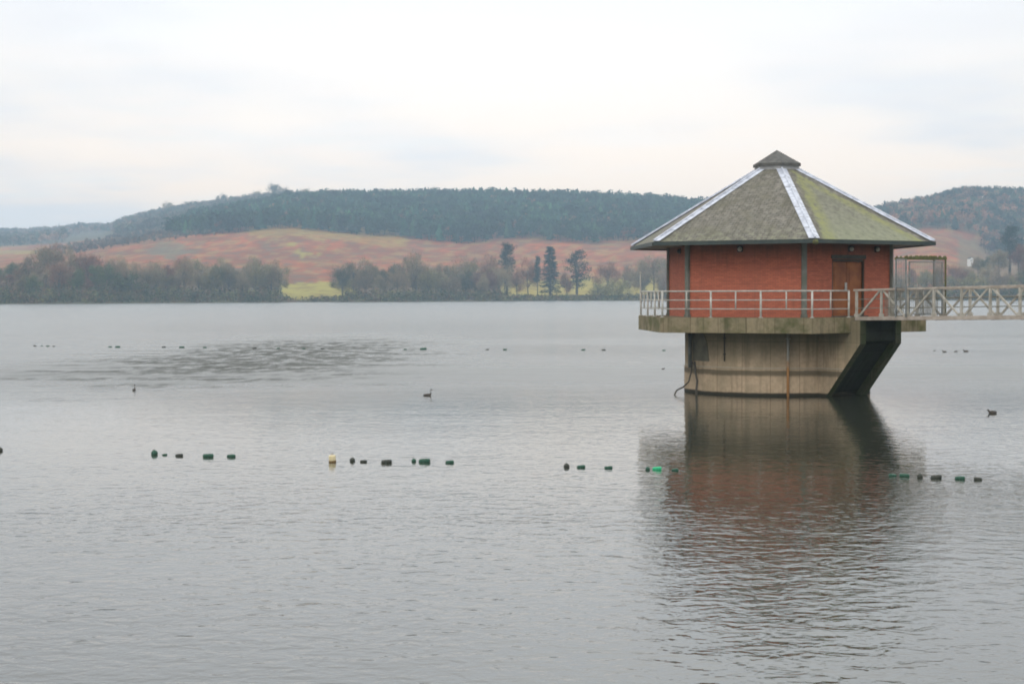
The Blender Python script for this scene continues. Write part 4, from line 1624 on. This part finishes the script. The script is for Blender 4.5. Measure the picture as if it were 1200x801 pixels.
# ================================================================== FAR SHORE
def far_shore():
    wood_cols = {'con': [(0.011, 0.048, 0.026), (0.008, 0.034, 0.022), (0.026, 0.066, 0.030)], 'dec': [(0.20, 0.085, 0.045), (0.12, 0.07, 0.045), (0.22, 0.10, 0.04), (0.06, 0.06, 0.035)]}
    mix_cols = {'con': [(0.04, 0.06, 0.045)], 'dec': [(0.19, 0.13, 0.10), (0.15, 0.13, 0.10), (0.22, 0.14, 0.10), (0.09, 0.10, 0.075)]}

    r0 = random.Random(77)
    scrub_cols = {'con': [(0.05, 0.06, 0.03)], 'dec': [(0.16, 0.11, 0.055), (0.13, 0.12, 0.055), (0.22, 0.11, 0.05), (0.20, 0.17, 0.07)]}
    pale_cols = {'con': [(0.1, 0.12, 0.09)], 'dec': [(0.15, 0.12, 0.095), (0.12, 0.11, 0.09), (0.19, 0.125, 0.09), (0.085, 0.09, 0.07)]}

    def inpine(u, d):
        if d < 1560 + 20 * math.sin(u / 23.0):
            return False
        return u > 196 + (d - 1560) * 0.07 and u < 900
    wood('pine_wood', 'dense dark green pine plantation covering the long hilltop', {'box': (190, 900, 1545, 2090), 'in': inpine}, 7.6, (13, 21), 0.91, wood_cols, 1)


    def inleft(u, d):
        return u > 140 + 4 * math.sin(d / 30) and u < 372
    wood('ridge_wood', 'bare blue grey wood on the ridge behind the left end of the pines', {'box': (135, 372, 2030, 2680), 'in': lambda u, d: inleft(u, d) and (d > 2350 or u < 240)}, 9.5, (14, 22), 0.15, pale_cols, 2)
    wood('slope_wood', 'thin brown scrub wood on the slope below the left end of the pines', {'box': (40, 250, 1500, 2060), 'in': lambda u, d: (u < 200 + (d - 1560) * 0.07 or d < 1585) and (u > 60 + 20 * math.sin(d / 40)) and (d < 1900 or u > 125) and (d < 1700 or u > 100)}, 9.5, (5, 10), 0.0, pale_cols, 3)
    wood('distant_wood', 'pale blue wooded ridge on the horizon at the far left', {'box': (-150, 200, 2750, 3600), 'in': lambda u, d: d > 3300 or u < 150}, 17, (12, 19), 0.2, mix_cols, 4)
    wood('corner_wood', 'darker blue grey wood above the field at the far left edge', {'box': (-150, 84, 2300, 2680), 'in': lambda u, d: u < 78}, 13, (14, 21), 0.3, mix_cols, 8)
    wood('distant_wood', 'pale wooded ridge showing beyond the right end of the pines', {'box': (740, 1000, 3380, 3560), 'in': lambda u, d: True}, 15, (10, 15), 0.4, mix_cols, 5)

    def inright(u, d):
        if u < 1000:
            return d > 1900
        if d < 1640:
            return u > 1150
        return True
    rc = {'con': [(0.022, 0.045, 0.034), (0.03, 0.05, 0.03)], 'dec': [(0.24, 0.115, 0.07), (0.17, 0.11, 0.075), (0.15, 0.12, 0.075), (0.28, 0.14, 0.08), (0.07, 0.09, 0.055)]}
    wood('hillside_wood', 'mixed brown and blue green wood covering the hill behind the footbridge', {'box': (980, 1330, 1540, 2090), 'in': inright}, 8.5, (11, 19), 0.27, rc, 6)

    r = random.Random(21)
    # left mass, continuous trees individually placed
    desc_l = {'brown': 'rusty brown', 'grey': 'grey', 'green': 'dull green', 'olive': 'olive', 'dark': 'dark green'}
    rows = []
    # u, top v, depth offset, kind, tone
    spec = [
        (-30, 300, 70, 'leafy', 'green'), (-5, 306, 40, 'leafy', 'green'), (14, 303, 85, 'leafy', 'green'), (32, 296, 60, 'leafy', 'grey'), (40, 318, 25, 'leafy', 'green'),
        (55, 287, 95, 'leafy', 'grey'), (66, 282, 130, 'bare', 'brown'), (70, 305, 45, 'leafy', 'brown'), (84, 290, 80, 'bare', 'grey'), (92, 312, 30, 'leafy', 'green'),
        (103, 295, 70, 'leafy', 'brown'), (116, 303, 50, 'leafy', 'green'), (128, 309, 35, 'leafy', 'green'), (140, 306, 75, 'bare', 'grey'), (150, 322, 25, 'bush', 'green'),
        (160, 313, 60, 'bare', 'grey'), (172, 318, 40, 'leafy', 'grey'), (186, 315, 70, 'bare', 'brown'), (197, 325, 30, 'leafy', 'olive'), (210, 308, 60, 'bare', 'grey'),
        (222, 303, 80, 'bare', 'brown'), (236, 305, 55, 'leafy', 'grey'), (248, 318, 30, 'leafy', 'olive'), (258, 307, 75, 'bare', 'grey'), (270, 311, 50, 'bare', 'grey'),
        (281, 318, 28, 'leafy', 'olive'), (291, 308, 65, 'leafy', 'grey'), (303, 309, 50, 'bare', 'grey'), (314, 311, 40, 'leafy', 'olive'), (325, 312, 55, 'leafy', 'grey'),
        (402, 322, 45, 'bare', 'olive'), (414, 303, 60, 'leafy', 'grey'), (430, 304, 45, 'bare', 'olive'), (446, 318, 30, 'leafy', 'grey'), (460, 310, 60, 'bare', 'olive'),
        (474, 296, 70, 'leafy', 'grey'), (488, 296, 50, 'bare', 'grey'), (502, 312, 35, 'leafy', 'olive'), (518, 308, 60, 'bare', 'grey'), (532, 303, 50, 'leafy', 'grey'),
        (547, 301, 65, 'bare', 'grey'), (560, 304, 45, 'leafy', 'olive'), (574, 299, 60, 'bare', 'brown'), (585, 312, 35, 'bare', 'grey'),
        (619, 303, 60, 'bare', 'brown'), (606, 316, 40, 'bare', 'brown'), (664, 318, 40, 'bare', 'brown'), (712, 306, 55, 'bare', 'brown'),
        (738, 315, 60, 'bare', 'grey'), (751, 303, 50, 'bare', 'grey'), (766, 298, 60, 'leafy', 'grey'), (780, 300, 45, 'leafy', 'grey'), (726, 330, 25, 'bush', 'olive'), (700, 333, 25, 'bush', 'olive'),
        (1052, 322, 50, 'leafy', 'olive'), (1068, 314, 80, 'bare', 'brown'), (1084, 318, 60, 'leafy', 'grey'), (1100, 316, 80, 'bare', 'brown'), (1115, 320, 40, 'leafy', 'olive'),
        (1130, 312, 100, 'bare', 'grey'), (1146, 300, 150, 'leafy', 'grey'), (1158, 294, 130, 'leafy', 'green'), (1170, 288, 120, 'leafy', 'grey'), (1194, 285, 120, 'bare', 'brown'), (1206, 280, 140, 'leafy', 'grey'),
        (1160, 324, 40, 'leafy', 'olive'), (1185, 322, 40, 'leafy', 'olive'), (1140, 326, 30, 'bush', 'olive'), (1205, 318, 50, 'leafy', 'green'), (1225, 300, 90, 'leafy', 'green'),
    ]

    for lo, hi, n_, v0, v1 in ((-40, 332, 34, 306, 322), (400, 592, 22, 308, 322), (1045, 1230, 12, 308, 322), (735, 800, 4, 306, 316)):
        for i in range(n_):
            u_ = lo + (hi - lo) * (i + r.random()) / n_
            spec.append((round(u_, 1), r.uniform(v0, v1), r.uniform(18, 90), r.choice(('bare', 'bare', 'bare', 'leafy')), r.choice(('brown', 'grey', 'grey', 'olive', 'green'))))

    def zone(u):
        if u < 335:
            return 'the thick shore wood'
        if u < 592:
            return 'the belt between meadow and tall pines'
        if u < 800:
            return 'the sparse shore trees beside the tower'
        return 'the shore trees above the footbridge'
    ones = ['first', 'second', 'third', 'fourth', 'fifth', 'sixth', 'seventh', 'eighth', 'ninth']
    ords = ones + ['tenth', 'eleventh', 'twelfth', 'thirteenth', 'fourteenth', 'fifteenth', 'sixteenth', 'seventeenth', 'eighteenth', 'nineteenth', 'twentieth']
    ords += ['twenty-' + o for o in ones] + ['thirtieth'] + ['thirty-' + o for o in ones] + ['fortieth'] + ['forty-' + o for o in ones]
    cnt = {}
    for (u, vt, off, kind, tone) in sorted(spec):
        if 120 < u < 335 and kind != 'bush':
            vt -= 5
        d = profile(u)[0] + off
        ztop = zof(u, vt, d)
        z0 = smooth_terr(u, d)
        h = max(4.0, ztop - z0) * 1.06
        key = (zone(u), 'bush' if kind == 'bush' else tone)
        cnt[key] = cnt.get(key, 0) + 1
        if kind == 'bush':
            lab = '%s round bush, %s bush from left in %s' % (desc_l[tone], ords[cnt[key] - 1], zone(u))
        else:
            lab = '%s, %s %s one from left in %s' % ('bare tree' if kind == 'bare' else 'bushy tree', ords[cnt[key] - 1], desc_l[tone], zone(u))
        wide = min(1.5, max(0.95, 15 / h)) if kind != 'bush' else 1.3
        place_tree(u, d, h, kind, tone, r.choice((1, 2, 3, 4, 5)), lab, 'trees along the far shore', wide=wide)
    # the conifers that stand out
    for (u, vt, off, kind, lab, wide) in [
        (594, 286, 55, 'pine', 'tall thin pine with ragged crown, leftmost of the tall shore conifers', 1.15),
        (630, 300, 45, 'pine', 'slender sparse pine left of the dense dark conifer', 0.6),
        (645, 288, 50, 'conifer', 'dense narrow blackish green conifer on the shore left of the tower', 1.35),
        (676, 294, 50, 'cedar', 'spreading dark tiered cedar right of the dense dark conifer', 1.15),
        (1183, 266, 130, 'pine', 'tall dark pine above the footbridge near the right edge', 1.35),
    ]:
        d = profile(u)[0] + off
        h = (zof(u, vt, d) - smooth_terr(u, d)) * 1.03
        place_tree(u, d, h, kind, 'dark', 3, lab, None, wide=wide)
    # skyline clump
    for i, (u, vt, lab) in enumerate([(303, 222, 'small round tree on the skyline, left of the tallest skyline tree'), (323, 213, 'tallest round tree breaking the skyline above the pines'),
                                      (334, 218, 'round tree on the skyline touching the tallest skyline tree'), (359, 219, 'lone small tree top on the skyline right of the tallest one'),
                                      (262, 226, 'dark small tree on the left ridge skyline'), (198, 236, 'thin tree on the left ridge skyline, lowest one')]):
        d = 2560
        h = zof(u, vt, d) - smooth_terr(u, d)
        place_tree(u, d, h, 'leafy', 'dark' if i in (1, 4) else 'grey', 2, lab, 'trees on the left skyline', wide=0.9 if h > 24 else 0.8)

    # white cottage
    u, d = 1137, 1180
    z = smooth_terr(u, d) + wobble(*xy(u, d)) * 1.8
    c = at(1137, 303, d)
    e = empty('cottage', (c.x, c.y, c.z - 1.0), 0.3, 'tiny white gabled cottage among the trees above the footbridge', 'house')
    q = MB()
    q.box((0, 0, -3.0), (4.0, 6.0, 9.0))
    q.poly([(-2, -3, 1.5), (2, -3, 1.5), (0, -3, 3.1)])
    q.poly([(-2, 3, 1.5), (0, 3, 3.1), (2, 3, 1.5)])
    q.build('wall', M['white_wall'], e)
    q = MB()
    for s in (-1, 1):
        a, b = Vector((s * 2.25, -3.2, 1.35)), Vector((0, -3.2, 3.15))
        pts = [a, b, b + Vector((0, 6.4, 0)), a + Vector((0, 6.4, 0))]
        q.poly(pts if s < 0 else pts[::-1])
    e.scale = (0.62, 0.62, 0.62)
    rf = q.build('roof', M['dark_roof'], e)
    md = rf.modifiers.new('thick', 'SOLIDIFY')
    md.thickness = 0.15
    q = MB()
    q.box((0.9, -3.02, 0.2), (0.9, 0.06, 1.0))
    q.build('window', M['glass'], e)
    q = MB()
    q.box((-0.9, -3.02, -0.5), (0.9, 0.06, 2.0))
    q.build('door', M['door_frame'], e)


# ================================================================== WORLD, WATER, HAZE
def world():
    w = bpy.data.worlds.new('World')
    S.world = w
    w.use_nodes = True
    t = NT(w.node_tree)
    t.n.clear()
    sky = t.node('ShaderNodeTexSky', sky_type='NISHITA')
    sky.sun_disc = False
    sky.sun_elevation = R(SUN_EL)
    sky.sun_rotation = R(SUN_AZ)
    sky.air_density = 1.2
    sky.dust_density = 3.0
    g = t.node('ShaderNodeTexCoord').outputs['Generated']
    x, y, z = t.xyz(g)
    # overcast deck: warm and pale near the horizon, cool above, brighter towards the zenith
    col = t.ramp(t.math('MAXIMUM', z, 0.0), [(0.0, (1.34, 1.0, 0.74)), (0.06, (1.24, 0.99, 0.78)), (0.11, (1.06, 0.95, 0.85)), (0.19, (0.87, 0.885, 0.92)),
                                            (0.33, (1.26, 1.25, 1.22)), (1.0, (1.64, 1.62, 1.58))])
    # stretched cloud layers
    zz = t.math('ADD', z, 0.12)
    cx = t.math('DIVIDE', x, zz)
    cy = t.math('DIVIDE', y, zz)
    cb = t.node('ShaderNodeCombineXYZ')
    t.l.new(cx, cb.inputs[0])
    t.l.new(cy, cb.inputs[1])
    n1 = t.noise(t.mapping(cb.outputs[0], (0.55, 0.55, 1), loc=(1.3, 4.4, 0)), 1.0, 4, 0.55)
    n2 = t.noise(t.mapping(cb.outputs[0], (1.1, 2.6, 1), loc=(7.3, 0.4, 0)), 1.0, 5, 0.6)
    col = t.mix(t.math('MULTIPLY', t.step(n1, 0.42, 0.62), 0.85), col, (0.81, 0.81, 0.835))
    col = t.mix(t.math('MULTIPLY', t.step(n2, 0.5, 0.75), 0.35), col, (1.0, 0.995, 0.98))
    # brightest part of the cloud lies ahead, darker away to the sides
    az = t.node('ShaderNodeMath', operation='ARCTAN2')
    t.l.new(x, az.inputs[0])
    t.l.new(y, az.inputs[1])
    dz = t.math('ABSOLUTE', t.math('ADD', az.outputs[0], 0.02))
    k = t.math('MULTIPLY_ADD', t.step(dz, 0.05, 0.45), -0.11, 1.01)
    vm = t.node('ShaderNodeVectorMath', operation='SCALE')
    t.l.new(col, vm.inputs[0])
    t.l.new(k, vm.inputs['Scale'])
    vm2 = t.node('ShaderNodeVectorMath', operation='SCALE')
    t.l.new(vm.outputs[0], vm2.inputs[0])
    vm2.inputs['Scale'].default_value = SKYK / 0.1
    mixc = t.mix(0.93, sky.outputs[0], vm2.outputs[0])
    bg = t.node('ShaderNodeBackground')
    t.l.new(mixc, bg.inputs[0])
    bg.inputs[1].default_value = 0.1
    o = t.node('ShaderNodeOutputWorld')
    t.l.new(bg.outputs[0], o.inputs[0])


def water():
    q = MB()
    xs = [-4000, -1500, -400, -100, -30, 30, 100, 400, 1500, 4000]
    ys = [-1500, -300, 0, 40, 100, 200, 500, 900, 1300]
    nx = len(xs)
    for y in ys:
        for x in xs:
            q.v.append((x, y, 0))
    for j in range(len(ys) - 1):
        for i in range(nx - 1):
            a = j * nx + i
            q.f.append((a, a + 1, a + nx + 1, a + nx))
            q.mi.append(0)
    o = q.build('water', mat_water())
    tag(o, kind='structure')


def haze():
    q = MB()
    q.box((0, 0, (-6.5 + 215) / 2), (7700, 7700, 221.5))
    m = new_mat('haze_air')
    t = NT(m.node_tree)
    v = t.node('ShaderNodeVolumePrincipled')
    v.inputs['Color'].default_value = (0.58, 0.80, 1.0, 1)
    v.inputs['Density'].default_value = HAZE
    v.inputs['Anisotropy'].default_value = 0.0
    o = t.node('ShaderNodeOutputMaterial')
    t.l.new(v.outputs[0], o.inputs['Volume'])
    ob = q.build('haze', m)
    tag(ob, 'thin blue grey mist over the far shore', 'haze', None, 'stuff')
    m.cycles.homogeneous_volume = True if hasattr(m.cycles, 'homogeneous_volume') else None


SUN_EL, SUN_AZ = 35, 200
SKYK = 1.34
HAZE = 0.00025

make_materials()
world()
water()
build_terrain()
tower()
bridge()
floats()
birds()
far_shore()
undergrowth()
haze()

sd = bpy.data.lights.new('sun', 'SUN')
sd.energy = 0.6
sd.angle = R(20)
sd.color = (1.0, 0.96, 0.9)
so = bpy.data.objects.new('sun', sd)
link(so)
# the sun stands behind the photographer's left shoulder, veiled
az = R(200)
dirv = Vector((math.sin(az) * math.cos(R(SUN_EL)), math.cos(az) * math.cos(R(SUN_EL)), math.sin(R(SUN_EL))))
so.rotation_euler = dirv.to_track_quat('Z', 'Y').to_euler()

cd = bpy.data.cameras.new('camera')
cam = bpy.data.objects.new('camera', cd)
link(cam)
cd.sensor_width = 36
cd.lens = F / 1200 * 36
cd.clip_start = 0.1
cd.clip_end = 20000
cam.matrix_world = Matrix.Translation(CAM) @ CM.to_4x4()
S.camera = cam

S.view_settings.view_transform = 'Standard'
S.view_settings.look = 'None'
S.view_settings.exposure = 0.0
S.view_settings.gamma = 1.0
S.view_settings.use_curve_mapping = False
S.render.engine = 'CYCLES'
S.cycles.use_denoising = True
S.cycles.max_bounces = 6
S.cycles.diffuse_bounces = 2
S.cycles.glossy_bounces = 3
S.cycles.transparent_max_bounces = 4
S.cycles.volume_bounces = 1
S.cycles.filter_width = 1.9
